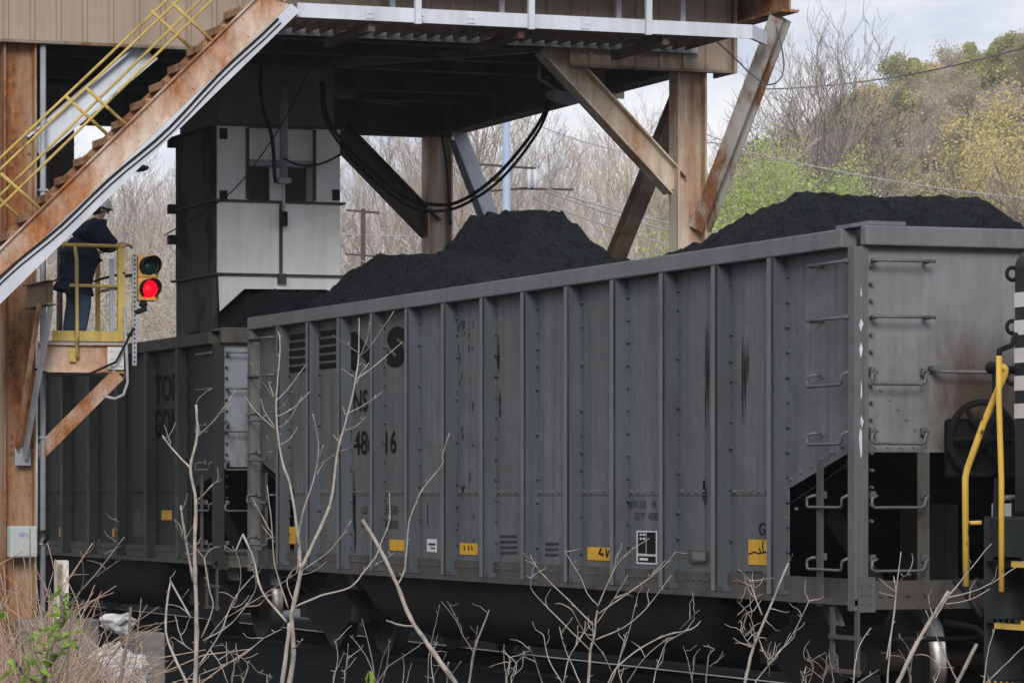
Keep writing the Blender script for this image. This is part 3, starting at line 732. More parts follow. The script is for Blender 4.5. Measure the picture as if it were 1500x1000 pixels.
m = MB().cyl((1.1, .75, .6), (2.0, .75, .6), .16, 18); m.build('air_reservoir', M['under'], lo)

# ------------------------------------------------------------------ loadout tower
XF, XB, YN, YFAR = -15.9, -24.9, -2.7, 5.59
tw = thing('loadout_tower', 'tall tan and rust steel coal loadout tower straddling the track', 'loadout tower', (-20.4, 1.45, 0))
for x in (XF, XB):
    for y in (YN, YFAR):
        m = MB().ibeam((x, y - .03, gz(x, y) + .35), (x, y - .03, 6.9), .38, .28, (0, 1, 0), .026, .022)
        m.box((x - .3, y - .32, gz(x, y) + .31), (x + .3, y + .32, gz(x, y) + .35))
        col = m.build('column', M['tan_rust' if (x == XF and y == YN) else 'tan'], tw)
        MB().box((x - .45, y - .45, gz(x, y) - .5), (x + .45, y + .45, gz(x, y) + .31)).build('footing', M['concrete'], col)
        if x == XF and y == YN:
            b_ = MB()
            for py in (225, 245, 205, 514, 523, 532, 541, 640, 652, 664):
                for dy in (-.1, .1): b_.bolt((x + .011, y + dy, atX(30, py, x).z), (1, 0, 0), .028, .03)
            b_.build('bolt_group', M['tan_dark'], col)
# perimeter and floor beams
m = MB().ibeam((XB, YN, 7.195), (XB, YFAR + .1, 7.195), .6, .29); m.build('floor_beam', M['dark_brace'], tw)
for y in (YN, YFAR): MB().ibeam((XF - .02, y, 7.2), (XB - .2, y, 7.2), .6, .3).build('floor_beam', M['dark_brace'], tw)
MB().ibeam((XF, -5, 7.57), (XF, 6, 7.57), .6, .3).build('floor_beam', M['dark_brace'], tw)
for x in (-17.3, -18.7, -20.0, -22.4, -23.6): MB().ibeam((x, YN + .05, 7.5), (x, YFAR - .05, 7.5), .5, .2).build('joist', M['dark_brace'], tw)
for y in (-.6, .6, 3.0, 4.3): MB().ibeam((XF - .2, y, 7.62), (XB + .2, y, 7.62), .24, .16).build('joist', M['dark_brace'], tw)
for a, b in (((-16.2, -2.4), (-20, 1.0)), ((-16.2, 5.2), (-20, 2.4)), ((-24.6, 5.2), (-22.6, 2.6))): MB().beam((a[0], a[1], 7.3), (b[0], b[1], 7.3), .12, .1).build('plan_brace', M['tan_dark'], tw)
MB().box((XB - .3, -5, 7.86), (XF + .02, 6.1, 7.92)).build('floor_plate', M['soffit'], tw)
MB().box((XB - .4, -5.1, 12.0), (XF + .3, 6.2, 12.1)).build('roof', M['galv_dark'], tw)
# cladding
def clad(p0, p1, z0, z1, nrm, per=.305):
    p0, p1, nrm = V((*p0, 0)), V((*p1, 0)), V((*nrm, 0)); Ld = (p1 - p0).length; ax = (p1 - p0).normalized(); m = MB(); prof = []
    s = 0.0
    while s < Ld:
        for t, h in ((0, 0), (per - .09, 0), (per - .075, .035), (per - .035, .035), (per - .02, 0)):
            if s + t <= Ld: prof.append((s + t, h))
        prof.append((min(s + per * .45, Ld), 0)) if False else None
        s += per
    prof.append((Ld, 0))
    n0 = len(m.v)
    for t, h in prof:
        q = p0 + ax * t + nrm * h; m.v += [V((q.x, q.y, z0)), V((q.x, q.y, z1))]
    for i in range(len(prof) - 1):
        a = n0 + 2 * i; m.f.append((a, a + 2, a + 3, a + 1)); m.sm.append(False)
    # thickness behind
    m.prism([p0 - nrm * .02 + V((0, 0, z0)), p1 - nrm * .02 + V((0, 0, z0)), p1 - nrm * .06 + V((0, 0, z0)), p0 - nrm * .06 + V((0, 0, z0))], (0, 0, z1 - z0))
    return m
XC = XF + .22
clad((XC, -5), (XC, .05), 6.9, 12, (1, 0)).build('wall_cladding', M['clad'], tw)
clad((XC, .05), (XC, 3.94), 7.22, 12, (1, 0)).build('wall_cladding', M['clad'], tw)
clad((XC, 3.94), (XC, 6.04), 6.9, 12, (1, 0)).build('wall_cladding', M['clad'], tw)
clad((XC, 6.04), (XB - .3, 6.04), 7.5, 12, (0, 1)).build('wall_cladding', M['clad'], tw)
clad((XC, -5.0), (XB - .3, -5.0), 6.9, 12, (0, -1)).build('wall_cladding', M['clad'], tw)
clad((XB - .3, -5.0), (XB - .3, 6.04), 7.5, 12, (-1, 0)).build('wall_cladding', M['clad'], tw)
for (ya, yb, z) in ((-5, .05, 6.9), (.05, 3.94, 7.22), (3.94, 6.06, 6.9)): MB().box((XC - .05, ya, z - .035), (XC + .045, yb - .004, z - .002)).build('drip_trim', M['tan_dark'], tw)
MB().box((XC - .6, 6.06, 6.87), (XC + .04, 6.1, 8)).build('corner_trim', M['clad'], tw)
MB().box((XC + .05, .9, 8.36), (-13.7, 6.2, 8.5)).build('shade_canopy', M['dark_brace'], tw)  # unseen slab added overhead to darken the cladding behind the walkway
# braces
m = MB().ibeam(atX(990, 272, XF), atX(800, 66, XF) , .30, .26, (0, -1, -.9), .022, .02); m.build('knee_brace', M['tan_dark'] if False else M['tan'], tw)
m = MB().ibeam(atX(48, 215, XF), atX(216, 74, XF), .28, .24, (0, 1, -1), .022, .02); m.build('knee_brace', M['galv'], tw)
m = MB().ibeam(atX(632, 335, XB), atX(497, 196, XB), .34, .26, (0, -1, -1), .022, .02); m.build('knee_brace', M['dark_brace'], tw)
m = MB().ibeam((XF - .15, YFAR, 6.75), (-20.4, YFAR, 2.9), .19, .2, (1, 0, 0), .022, .02); m.build('side_brace', M['tan_dark'], tw)
m = MB().ibeam((XB + .75, YFAR, 6.85), (-20.1, YFAR, 2.9), .2, .22, (1, 0, 0), .022, .02); m.build('side_brace', M['galv'], tw)
m = MB().ibeam((XF - .15, YN, 6.75), (-20.4, YN, 2.9), .22, .22, (1, 0, 0), .022, .02); m.ibeam((XB + .15, YN, 6.75), (-20.4, YN, 2.9), .22, .22, (1, 0, 0), .022, .02); m.build('side_brace', M['dark_brace'], tw)
m = MB().ibeam((XF + .1, 5.68, 4.98), (-14.62, 6.2, 7.42), .19, .2, (.6, -1, 0), .022, .02); m.build('outrigger_brace', M['patchy'], tw)
MB().ibeam((-14.4, 6.22, 7.72), (-17.2, 6.22, 7.72), .5, .24).build('outrigger_beam', M['rust_brown'], tw)
MB().ibeam((-14.5, -.2, 8.02), (-14.5, 6.1, 8.02), .3, .2).build('outrigger_beam', M['dark_brace'], tw)
p = atX(790, 175, -19.4)
MB().box((-18.62, 5.35, 6.84), (-18.58, 5.84, 7.2)).build('end_plate', M['beige'], tw)

# hanging cabin behind the left column
cb = thing('hanging_cabin', 'dark cabin hanging under the tower deck behind the left column', 'cabin', (-21, -2.1, 5.4))
MB().box((-22.2, -3.6, 5.45), (-20, -1.03, 6.9)).build('wall', plain('dark green cabin cladding', (.06, .065, .055), .8, 0, .3, 2), cb)
MB().box((-22.25, -3.65, 5.36), (-19.95, -1.0, 5.45)).build('base_channel', M['galv_dark'], cb)
for k in range(5): MB().box((-19.998, -2.6 + k * .32, 5.5), (-19.96, -2.5 + k * .32, 6.85)).build('wall_rib', M['dark_brace'], cb)

# walkway along the front of the tower
wk = thing('walkway', 'pale galvanised walkway bolted across the front of the tower above the track', 'walkway', (-14.8, 3, 7.1))
XW = -14.0; zw = 7.08
y0w = atX(436, 12, XW).y; y1w = 5.55
MB().prism([(XW, y0w, zw), (XW, y1w, zw), (XW - .5, y1w + .42, zw), (XW - .52, y1w + .38, zw), (XW - .03, y1w - .03, zw), (XW - .03, y0w, zw)], (0, 0, .16)).build('edge_channel', M['galv'], wk)
MB().box((-15.6, y0w, zw), (-15.57, y1w, zw + .16)).build('edge_channel', M['galv_dark'], wk)
m = MB()
for k in range(34): yy = y0w + .1 + k * .165; m.box((-15.57, yy, zw + .03), (XW - .03, yy + .02, zw + .12)) if yy < y1w - .05 else None
for k in range(12): xx = -15.5 + k * .125; m.box((xx, y0w, zw + .122), (xx + .02, y1w - .2, zw + .15))
m.build('floor_grating', M['dark_brace'], wk)
for yy in (.9, 2.7, 4.5): MB().beam((XC - .05, yy, zw - .06), (XW - .1, yy, zw - .06), .08, .1).build('bracket', M['dark_brace'], wk)
for px in (612, 778, 950):
    p = atX(px, 20, XW + .03)
    MB().box((XW + .002, p.y - .035, zw - .02), (XW + .06, p.y + .035, zw + 1.15)).build('guard_post', M['galv'], wk)
for px in (575, 735, 906, 1000):
    p = atX(px, 20, -15.5); MB().box((-15.53, p.y - .03, zw + .17), (-15.48, p.y + .03, zw + 1.15)).build('guard_post', M['galv'], wk)
for z in (.6, 1.1): MB().tube([(XW + .03, y0w + .3, zw + z), (XW + .03, y1w, zw + z)], .022, 8).build('guard_rail', M['galv'], wk)
for yy in (y0w + .8, y0w + 1.4, 2.0, 3.4):
    m = MB(); m.box((XW, yy, zw + .02), (XW + .012, yy + .1, zw + .14)); m.bolt((XW + .012, yy + .03, zw + .08), (1, 0, 0)); m.bolt((XW + .012, yy + .07, zw + .08), (1, 0, 0)); m.build('splice_plate', M['galv'], wk)

# stair
st = thing('steel_stair', 'rusty steel stair with yellow pipe handrails climbing to the tower walkway', 'staircase', (-14.2, -2.5, 3))
XS, XS2 = -13.9, -14.58
def sline(p, q, e0, e1):  # extend a pixel line
    d = (q[0] - p[0], q[1] - p[1]); return (p[0] + d[0] * e0, p[1] + d[1] * e0), (p[0] + d[0] * e1, p[1] + d[1] * e1)
E0, E1 = -.55, 1.0
def band(pa, pb, qa, qb, x, th, e1=E1):
    a, b = sline(pa, pb, E0, e1); c, d = sline(qa, qb, E0, e1)
    return MB().prism([atX(*a, x), atX(*b, x), atX(*d, x), atX(*c, x)], (th, 0, 0))
UA, UB, LA, LB, WA, WB = (25, 340), (378, -6), (73, 340), (424, 7), (106, 340), (437, 17)
near = band(UA, UB, LA, LB, XS, .014)
a, b = sline(UA, UB, E0, E1); near.beam(atX(*a, XS + .03), atX(*b, XS + .03), .07, .016, (0, -1, 1))
for k in range(-7, 15):
    for (A, B, f) in ((UA, LA, .22), (UA, LA, .78)):
        t = k * .076 + (.02 if f > .5 else 0)
        u = (UA[0] + (UB[0] - UA[0]) * t, UA[1] + (UB[1] - UA[1]) * t); l = (LA[0] + (LB[0] - LA[0]) * t, LA[1] + (LB[1] - LA[1]) * t)
        near.bolt(atX(u[0] + (l[0] - u[0]) * f, u[1] + (l[1] - u[1]) * f, XS + .014), (1, 0, 0), .02, .014)
near.build('stringer', M['rusty'], st)
fs = band(UA, UB, LA, LB, XS, .014, .96)
for v_ in fs.v: v_.x += XS2 - XS - .014
fs.build('stringer', M['rust_brown'], st)
m = band(LA, LB, WA, WB, XS - .02, .075); m.build('lower_channel', M['galv'], st)
a, b = sline((78, 340), (425, 12), E0, .95); m = MB(); P = []
for k in range(24):
    t = k / 23; q = (a[0] + (b[0] - a[0]) * t, a[1] + (b[1] - a[1]) * t + 3 * math.sin(k * .9) - 5 * math.sin(k * .31)); P.append(atX(*q, XS + .07))
m.tube(P, .014, 6); m.tube([p + V((0, .03, -.045)) for p in P], .008, 6); m.build('cable', M['rubber'], st)
k = 0
z = atX(*sline(UA, UB, E0, E1)[0], XS).z
pa = atX(*UA, XS); pb = atX(*UB, XS)
tr_n = 13
for k in range(-6, 14):
    t = k * 28.0 / 353
    if t > .97: continue
    p = pa + (pb - pa) * t + V((0, .06, -.02))
    m = MB().box((XS2, p.y - .13, p.z - .0), (XS - .002, p.y + .13, p.z + .03)); m.box((XS2, p.y - .128, p.z - .05), (XS - .002, p.y - .118, p.z)); m.build('tread', M['rust_brown'], st)
def rail(pxs, x, r=.016):
    return MB().tube([atX(*p, x) for p in pxs], r, 8).build('handrail', M['yellow'], st)
for x, sh in ((XS + .02, (0, 0)), (XS2, (-30, 12))):
    for p, q in (((-130, 372), (300, -36)), ((-130, 430), (330, -18))):
        rail([(p[0] + sh[0], p[1] + sh[1]), (q[0] + sh[0], q[1] + sh[1])], x)
    for k in range(-1, 4):
        p = (126 + 125 * (k - 1), 129 - 125 * (k - 1)); q = (186 + 125 * (k - 1), 184 - 124 * (k - 1))
        MB().tube([atX(p[0] + sh[0], p[1] + sh[1], x), atX(q[0] + sh[0], q[1] + sh[1], x)], .02, 8).build('handrail_post', M['yellow'], st)

# support bracket of the stair
sb = thing('stair_bracket', 'rusty beam and grey strut propping the stair from the left column', 'bracket', (XF, YN, 3.9))
ba, bb = V((XF + .2, -2.73, atX(25, 428, XF).z)), V((-14.55, -2.73, 0)); bb.z = atX(77, 428, -14.55).z; ba.z = bb.z; yb_ = atX(77, 428, -14.55).y; ba.y = yb_; bb.y = yb_
MB().ibeam(ba, bb, .27, .13, (0, 0, 1), .012, .012).build('beam', M['tan_dark'], sb)
MB().beam(bb + V((-.06, 0, -.14)), V((XF + .21, yb_ - .04, 2.2)), .14, .03, (0, 1, 0)).build('strut', M['galv_dark'], sb)
MB().beam(bb + V((-.12, -.12, -.14)), V((XF + .21, yb_ - .13, 2.3)), .1, .03, (0, 1, 0)).build('strut', M['rust_brown'], sb)
MB().box((XF + .15, yb_ - .14, 2.1), (XF + .165, yb_ + .04, 2.3)).build('gusset', M['galv_dark'], sb)

# platform
XP = -15.2; yr = atX(182, 420, XP).y; yl = -2.50; XPb = -16.3
pf = thing('inspection_platform', 'small rusty platform with yellow guard rails jutting from the left column', 'platform', (-15.7, -2, 3.5))
def pz(y, x=XP, px=150): return atX(px, y, x).z
zfl = pz(499)
MB().box((XPb, yl, zfl - .04), (XP - .02, yr, zfl)).build('floor_grating', M['galv_dark'], pf)
m = MB().ibeam((XP - .05, yl - .15, pz(525)), (XP - .05, yr, pz(525)), .32, .12, (0, 0, 1), .014, .014); m.build('edge_beam', M['rusty'], pf)
MB().ibeam((XPb + .05, yl - .15, pz(525)), (XPb + .05, yr, pz(525)), .32, .12, (0, 0, 1), .014, .014).build('edge_beam', M['rust_brown'], pf)
m = MB().box((XP + .012, yr - .20, pz(541)), (XP + .022, yr - .01, pz(508)))
for dy in (.05, .15):
    for zz in (513, 524, 535): m.bolt((XP + .022, yr - dy, pz(zz)), (1, 0, 0), .026, .02)
m.build('end_gusset', M['white'], pf)
MB().box((XP - .01, yl, pz(500)), (XP + .005, yr, pz(485))).build('toe_board', M['yellow'], pf)
MB().box((XPb, yr - .015, pz(500)), (XP - .012, yr, pz(485))).build('toe_board', M['yellow'], pf)
m = MB().tube([(XP, yl, pz(360)), (XP, yr, pz(360)), (XPb, yr, pz(360))], .022, 8); m.build('top_rail', M['yellow'], pf)
m = MB().tube([(XP, yl + .2, pz(419)), (XP, yr, pz(419)), (XPb, yr, pz(419))], .02, 8); m.build('mid_rail', M['yellow'], pf)
m = MB().box((XP - .04, yr - .075, zfl), (XP + .012, yr + .005, pz(362))); m.build('corner_post', M['yellow'], pf)
MB().box((XP - .07, yr - .155, zfl), (XP - .05, yr - .10, pz(378))).build('cable_duct', M['galv_dark'], pf)
MB().box((XPb, yr - .05, zfl), (XPb + .04, yr, pz(362))).build('corner_post', M['yellow'], pf)
pm = atX(112, 430, XP); MB().tube([(XP + .03, pm.y, pz(524)), (XP + .03, pm.y, pz(480)), (XP + .01, pm.y, pz(380)), (XP, pm.y - .02, pz(361))], .021, 8).build('guard_post', M['yellow'], pf)
m = MB().box((XP + .012, pm.y - .09, pz(530)), (XP + .02, pm.y - .01, pz(511)));
for zz in (515, 526): m.bolt((XP + .02, pm.y - .06, pz(zz)), (1, 0, 0), .02, .015)
m.build('post_bracket', M['yellow'], pf)
m = MB().ibeam(atX(176, 545, XP - .06), atX(57, 664, XF + .02), .2, .16, (0, -1, -1), .014, .014); m.build('prop', M['rusty'], pf)
m = MB().tube([atX(182, 400, XP + .02), atX(150, 408, XP - .5), atX(138, 412, XP - .8)], .015, 6); m.build('cable_tie', M['black'], pf)

# signal
sg = thing('traffic_signal', 'yellow two-lens traffic signal showing red, mounted beside the platform', 'traffic signal', atX(197, 500, -15.15))
XG = -15.15
p0 = atX(197, 535, XG); p1 = atX(197, 373, XG)
m = MB().box((XG - .02, p0.y - .025, p0.z), (XG + .005, p0.y + .025, p1.z)); m.build('post', M['galv_dark'], sg)
m = MB()
for k in range(24): zz = p0.z + .03 + k * .052; m.box((XG + .0055, p0.y - .009, zz), (XG + .0075, p0.y + .009, zz + .022))
m.build('post_slot', M['black'], sg)
m = MB().tube([(XG, yr, pz(404)), (XG - .02, p0.y, pz(402))], .018, 6); m.tube([(XG, yr, pz(490)), (XG - .02, p0.y, pz(490))], .018, 6); m.build('bracket', M['black'], sg)
ya, yb = atX(202, 410, XG).y, atX(232, 410, XG).y; za, zb_, zc = atX(216, 440, XG).z, atX(216, 406.5, XG).z, atX(216, 374, XG).z
m = MB().box((XG - .2, ya, za), (XG + .02, yb, zb_ - .004)); m.box((XG - .2, ya, zb_ + .004), (XG + .02, yb, zc)); m.box((XG - .19, ya + .01, zb_ - .006), (XG, yb - .01, zb_ + .006)); hs = m.build('housing', M['sig_yellow'], sg, bevel=.015)
yc = (ya + yb) / 2
for z0, mt in (((za + zb_) / 2, 'red_lamp'), ((zb_ + zc) / 2, 'dead_lamp')):
    m = MB(); m.lathe((XG + .03, yc, z0), (1, 0, 0), [(0, .098), (.015, .085), (.03, .05), (.036, 0)], 24); m.build('lens', M[mt], hs)
    m = MB(); n0 = 0; N = 22
    for xx in (0, 1):
        for rr_ in (.112, .104):
            for k in range(N + 1):
                a = -PI * .28 + (PI * 1.56) * k / N; ex = (.24 - .13 * (1 - math.sin(a)) / 2) if xx else .02
                m.v.append(V((XG + ex, yc + math.cos(a) * rr_, z0 + math.sin(a) * rr_)))
    q = N + 1
    for k in range(N):
        for A, B in ((0, 2 * q), (q, 3 * q), (2 * q, 3 * q)): m.f.append((A + k, A + k + 1, B + k + 1, B + k)); m.sm.append(True)
    v_ = m.build('visor', M['black'], hs)
m = MB().tube([(XG - .02, yc - .05, za), (XG - .02, yc - .04, za - .1), (XG - .02, p0.y, za - .14)], .035, 10); m.blob((XG - .02, yc - .05, za - .04), .05, 2, .1, 2); m.build('elbow_mount', M['black'], sg)
m = MB().tube([atX(182, 450, XG + .02), atX(186, 530, XG + .03), atX(187, 560, XG + .03), atX(181, 578, XG), atX(168, 584, XG), atX(152, 580, XG)], .018, 8)
tag(m.build('grey_conduit', M['galv_dark'], origin=atX(182, 500, XG)), 'looping grey flexible conduit hanging below the platform corner', 'conduit')
m = MB().tube([atX(196, 480, XG + .03), atX(170, 530, XG + .06), atX(130, 548, XG + .05), atX(80, 550, XG), atX(50, 540, XG)], .015, 6)
tag(m.build('signal_cable', M['rubber'], origin=atX(150, 530, XG)), 'black cable sagging across the rusty platform beam', 'cable')

# electrical box, conduits, marker
eb = thing('electrical_box', 'grey-green electrical box with a blue sticker on the left column', 'electrical box', atX(34, 815, XF + .3))
p, q = atX(15, 816, XF + .35), atX(55, 770, XF + .35)
MB().box((XF + .19, p.y, p.z), (XF + .35, q.y, q.z)).build('enclosure', M['box'], eb, bevel=.012)
MB().box((XF + .352, p.y + .05, p.z + .02), (XF + .36, q.y - .015, q.z - .02)).build('cover', M['box'], eb)
m = MB(); c = atX(34, 783, XF + .365)
for k in range(5): m.prism([c + V((0, -.05 + k * .022, R_.uniform(-.04, 0))), c + V((0, -.035 + k * .022, R_.uniform(-.04, 0))), c + V((0, -.03 + k * .02, R_.uniform(.02, .05)))], (.002, 0, 0))
m.build('sticker', plain('blue sticker', (.12, .18, .45), .6, 0, .2, 20), eb)
m = MB(); c = atX(38, 797, XF + .365)
for k in range(7): a = c + V((0, R_.uniform(-.08, .08), R_.uniform(-.06, .06))); m.prism([a, a + V((0, .012, .004)), a + V((0, .02, .05))], (.002, 0, 0))
m.build('scratch', M['white'], eb)
m = MB().tube([atX(55, 780, XF + .28), atX(66, 778, XF + .27), atX(70, 786, XF + .25), atX(64, 795, XF + .24)], .02, 8); m.build('cable_gland', M['rubber'], eb)
m = MB(); xx = XF + .16; yc_ = atX(63, 500, xx).y; m.tube([(xx, yc_, gz(xx, yc_)), (xx, yc_, 6.86)], .035, 10)
for zz in (1.2, 2.4, 3.8, 5.2): m.box((xx - .05, yc_ - .05, zz), (xx + .045, yc_ + .05, zz + .03))
tag(m.build('conduit_pipe', M['galv_dark'], origin=(xx, yc_, 0)), 'tall blue-grey conduit pipe running up beside the left column', 'pipe')
m = MB(); xx = XF + .22; yc_ = atX(54, 500, xx).y; m.tube([(xx, yc_, 1.3), (xx, yc_, 4)], .012, 8)
tag(m.build('conduit_pipe', M['white'], origin=(xx, yc_, 1)), 'thin white conduit on the edge of the left column', 'pipe')
mk = thing('marker_post', 'beige rectangular marker post at the foot of the conduit', 'marker post', atD(92, 900, 39.5))
p, q = atD(81, 868, 39.5), atD(101, 820, 39.5); c = (p + q) / 2; MB().box((c.x - .1, c.y - .065, gz(c.x, c.y) - .05), (c.x + .04, c.y + .065, q.z)).build('post_body', M['beige'], mk, bevel=.012)
MB().box((c.x + .041, c.y - .0, p.z), (c.x + .06, c.y + .055, q.z - .02)).build('front_cover', M['stripe'], mk)
MB().box((c.x + .041, c.y - .06, p.z), (c.x + .05, c.y - .01, q.z - .04)).build('inner_face', M['concrete'], mk)

# concrete block with rocks
cw = MB(); c = atD(210, 925, 37.5); d = atD(112, 903, 38.5)
cw.prism([(c.x - .2, c.y - .15, gz(c.x, c.y) - .3), (c.x + .25, c.y - .15, gz(c.x, c.y) - .3), (c.x + .25, c.y + .16, gz(c.x, c.y) - .3), (c.x - .2, c.y + .16, gz(c.x, c.y) - .3)], (0, 0, c.z - gz(c.x, c.y) + .3))
tag(MB().box((d.x - .2, d.y - .6, gz(d.x, d.y) - .3), (d.x + .1, c.y - .16, d.z - .02)).build('retaining_wall', M['concrete'], origin=(d.x, d.y, gz(d.x, d.y)), bevel=.02), 'low concrete wall running behind the dry brush to the concrete block', 'wall')
tag(cw.build('concrete_block', M['concrete'], origin=(c.x, c.y, gz(c.x, c.y)), bevel=.02), 'weathered concrete block by the foot of the tower', 'concrete block')
for (px, py, D, r, sq, lab) in ((172, 912, 37.4, .13, (1, 1.2, .8), 'pale jagged rock sitting on top of the concrete block'), (168, 975, 36.5, .16, (1, 1.1, 1.2), 'pale rough rock leaning against the concrete block, low and left'), (196, 985, 36.3, .14, (1, 1, 1.3), 'white broken rock at the base of the concrete block, right of the other')):
    p = atD(px, py, D); m = MB().blob(p, r, px, .7, 3, sq); tag(m.build('rock', M['rock'], origin=p), lab, 'rock', 'rocks around the concrete block')

# ------------------------------------------------------------------ loading chute
XCH, XCB = -20.1, -22.0
ch = thing('loading_chute', 'white telescopic loading chute hanging over the dark gondola', 'loading chute', (-21, 1.69, 4.1))
def cp(px, py, x=XCH): return atX(px, py, x)
ya, yb = cp(318, 300).y, cp(498, 300).y
Z = lambda py: cp(410, py).z
m = MB().box((XCB, ya, Z(404)), (XCH, yb, Z(298))); lower = m.build('lower_box', M['chute'], ch)
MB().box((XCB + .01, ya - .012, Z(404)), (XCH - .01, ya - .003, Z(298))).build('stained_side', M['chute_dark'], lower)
m = MB(); sk = [cp(320, 404), cp(498, 404), cp(497, 432), cp(478, 424), cp(358, 423), cp(322, 456)]
m.prism(sk, (-.02, 0, 0)); m.build('skirt', M['chute'], ch)
m = MB(); ys = ya - .002; zb2 = Z(463); m.prism([(XCH - .03, ys, Z(404)), (XCB, ys, Z(404)), (XCB, ys, 3.58), (XCH - .03, ys, 3.66)], (0, .02, 0)); m.build('skirt', M['chute_dark'], ch)
m = MB(); m.prism([(XCH - .03, yb, Z(404)), (XCB, yb, Z(404)), (XCB, yb, 3.58), (XCH - .5, yb, 3.66), (XCH - .03, yb, Z(432))], (0, .02, 0)); m.build('skirt', M['chute_dark'], ch)
MB().box((XCB, ya + .02, 3.5), (XCB + .02, yb - .002, Z(404) - .002)).build('skirt', M['chute_dark'], ch)
# upper housing with recess
yl_, yr_ = cp(364, 250).y, cp(460, 250).y
m = MB().box((XCB, ya, Z(294)), (XCH, yl_, Z(187))); m.box((XCB, yr_, Z(294)), (XCH, yb, Z(187))); m.box((XCB, yl_, Z(240)), (XCH - .12, yr_, Z(187))); m.box((XCB, yl_, Z(294)), (XCH - .3, yr_, Z(240)));
up = m.build('upper_box', M['chute'], ch)
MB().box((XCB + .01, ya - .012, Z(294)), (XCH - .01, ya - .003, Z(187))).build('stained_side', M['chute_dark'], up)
MB().box((XCH - .29, yl_ + .02, Z(294)), (XCH - .27, yr_ - .02, Z(243))).build('window_mesh', M['mesh_dark'], up)
MB().box((XCH - .26, cp(402, 250).y, Z(294)), (XCH - .2, cp(420, 250).y, Z(243))).build('window_post', M['chute'], up)
MB().box((XCH - .118, yl_ + .004, Z(243)), (XCH - .06, yr_ - .004, Z(234))).build('cross_bar', M['galv_dark'], up)
for px in (362, 460): p = cp(px, 240); MB().box((XCH + .002, p.y - .02, Z(293)), (XCH + .03, p.y + .02, Z(189))).build('frame_strip', M['sill'], up)
for px, py in ((327, 188), (327, 279), (492, 278)): p = cp(px, py); MB().box((XCH + .003, p.y - .05, p.z - .14), (XCH + .02, p.y + .05, p.z)).build('corner_plate', M['black'], up)
m = MB().box((XCB, ya + .05, Z(186)), (XCH - .1, yb - .05, 7.7)); m.build('throat', plain('dim grey throat steel', (.12, .12, .115), .8, 0, .3, 2), ch)
for py in (186, 296, 403):
    m = MB().box((XCB - .06, ya - .06, Z(py + 1.5)), (XCH + .06, yb + .06, Z(py - 1.5))); m.build('flange', M['sill'], ch)
MB().box((XCH + .002, cp(411, 350).y - .02, Z(400)), (XCH + .03, cp(411, 350).y + .02, Z(299))).build('seam_bar', M['sill'], ch)
yc_ = cp(415, 250, XCH + .1).y; xx = XCH + .12
m = MB().tube([(xx, yc_, Z(268)), (xx, yc_, Z(130))], .055, 12); m.box((xx - .07, yc_ - .08, Z(270)), (xx + .07, yc_ + .08, Z(262))); cy = m.build('hydraulic_cylinder', M['galv_dark'], ch)
MB().tube([(xx, yc_, Z(312)), (xx, yc_, Z(268))], .018, 10).build('piston_rod', M['white'], cy)
MB().box((xx - .05, yc_ - .04, Z(332)), (xx + .04, yc_ + .04, Z(311))).build('clevis', M['black'], cy)
m = MB().box((XCH + .003, yc_ - .05, Z(416)), (XCH + .08, yc_ + .05, Z(401))); m.build('latch', M['sill'], ch)
m = MB()
for k in range(16):
    p = cp(314, 408 + k * 3.6, XCH + .04); m.lathe(p, (1, 0, 0) if k % 2 else (0, 1, 0), [(-.006, .018), (0, .024), (.006, .018), (0, .012), (-.006, .018)], 8)
tag(m.build('chain', M['steel'], origin=cp(314, 400)), 'short steel chain dangling from the chute corner', 'chain')
for py in (208, 305, 350): p = atY(262, py, ya - .03); MB().box((XCB - .02, ya - .12, p.z - .06), (XCB + .1, ya - .013, p.z + .06)).build('side_clamp', M['chute_dark'], ch)
def cable(name, label, pts, r, mat='rubber', n=8, cat='cable'):
    # catmull-rom through points
    P = [V(p) for p in pts]; out = []
    for i in range(len(P) - 1):
        a, b, c, d = P[max(i - 1, 0)], P[i], P[i + 1], P[min(i + 2, len(P) - 1)]
        for k in range(8):
            t = k / 8; out.append(.5 * ((2 * b) + (c - a) * t + (2 * a - 5 * b + 4 * c - d) * t * t + (3 * b - a - 3 * c + d) * t ** 3))
    out.append(P[-1])
    return tag(MB().tube(out, r, n).build(name, M[mat], origin=P[0]), label, cat)
XH = -19.6
cable('hose', 'upper of two thick black hoses sagging from the chute to the tower', [atX(474, 120, XH), atX(478, 165, XH), atX(500, 205, XH), atX(540, 245, XH), atX(590, 287, XH), atX(640, 300, XH), atX(680, 292, XH), atX(730, 255, XH), atX(780, 195, XH), atX(803, 150, XH), atX(808, 110, XH), atX(808, 80, XH)], .024)
cable('hose', 'lower of two thick black hoses sagging from the chute to the tower', [atX(470, 120, XH), atX(474, 168, XH), atX(497, 210, XH), atX(545, 262, XH), atX(600, 302, XH), atX(645, 309, XH), atX(685, 297, XH), atX(735, 261, XH), atX(785, 198, XH), atX(806, 150, XH), atX(811, 110, XH), atX(811, 80, XH)], .02)
cable('cable', 'thin dark cable looping in front of the white chute windows', [atX(385, 60, XH), atX(382, 140, XH), atX(398, 200, XH), atX(402, 250, XH), atX(404, 268, XH)], .025)
cable('cable', 'thin cable drooping right from the chute cylinder to its corner', [atX(415, 232, XH), atX(440, 242, XH), atX(470, 240, XH), atX(500, 226, XH)], .014)
cable('wire', 'thin taut wire slanting from the deck to the signal', [atX(480, 40, XH), atX(440, 130, XH), atX(405, 195, XH), atX(350, 270, XH), atX(300, 310, XH), atX(240, 345, XH)], .008)
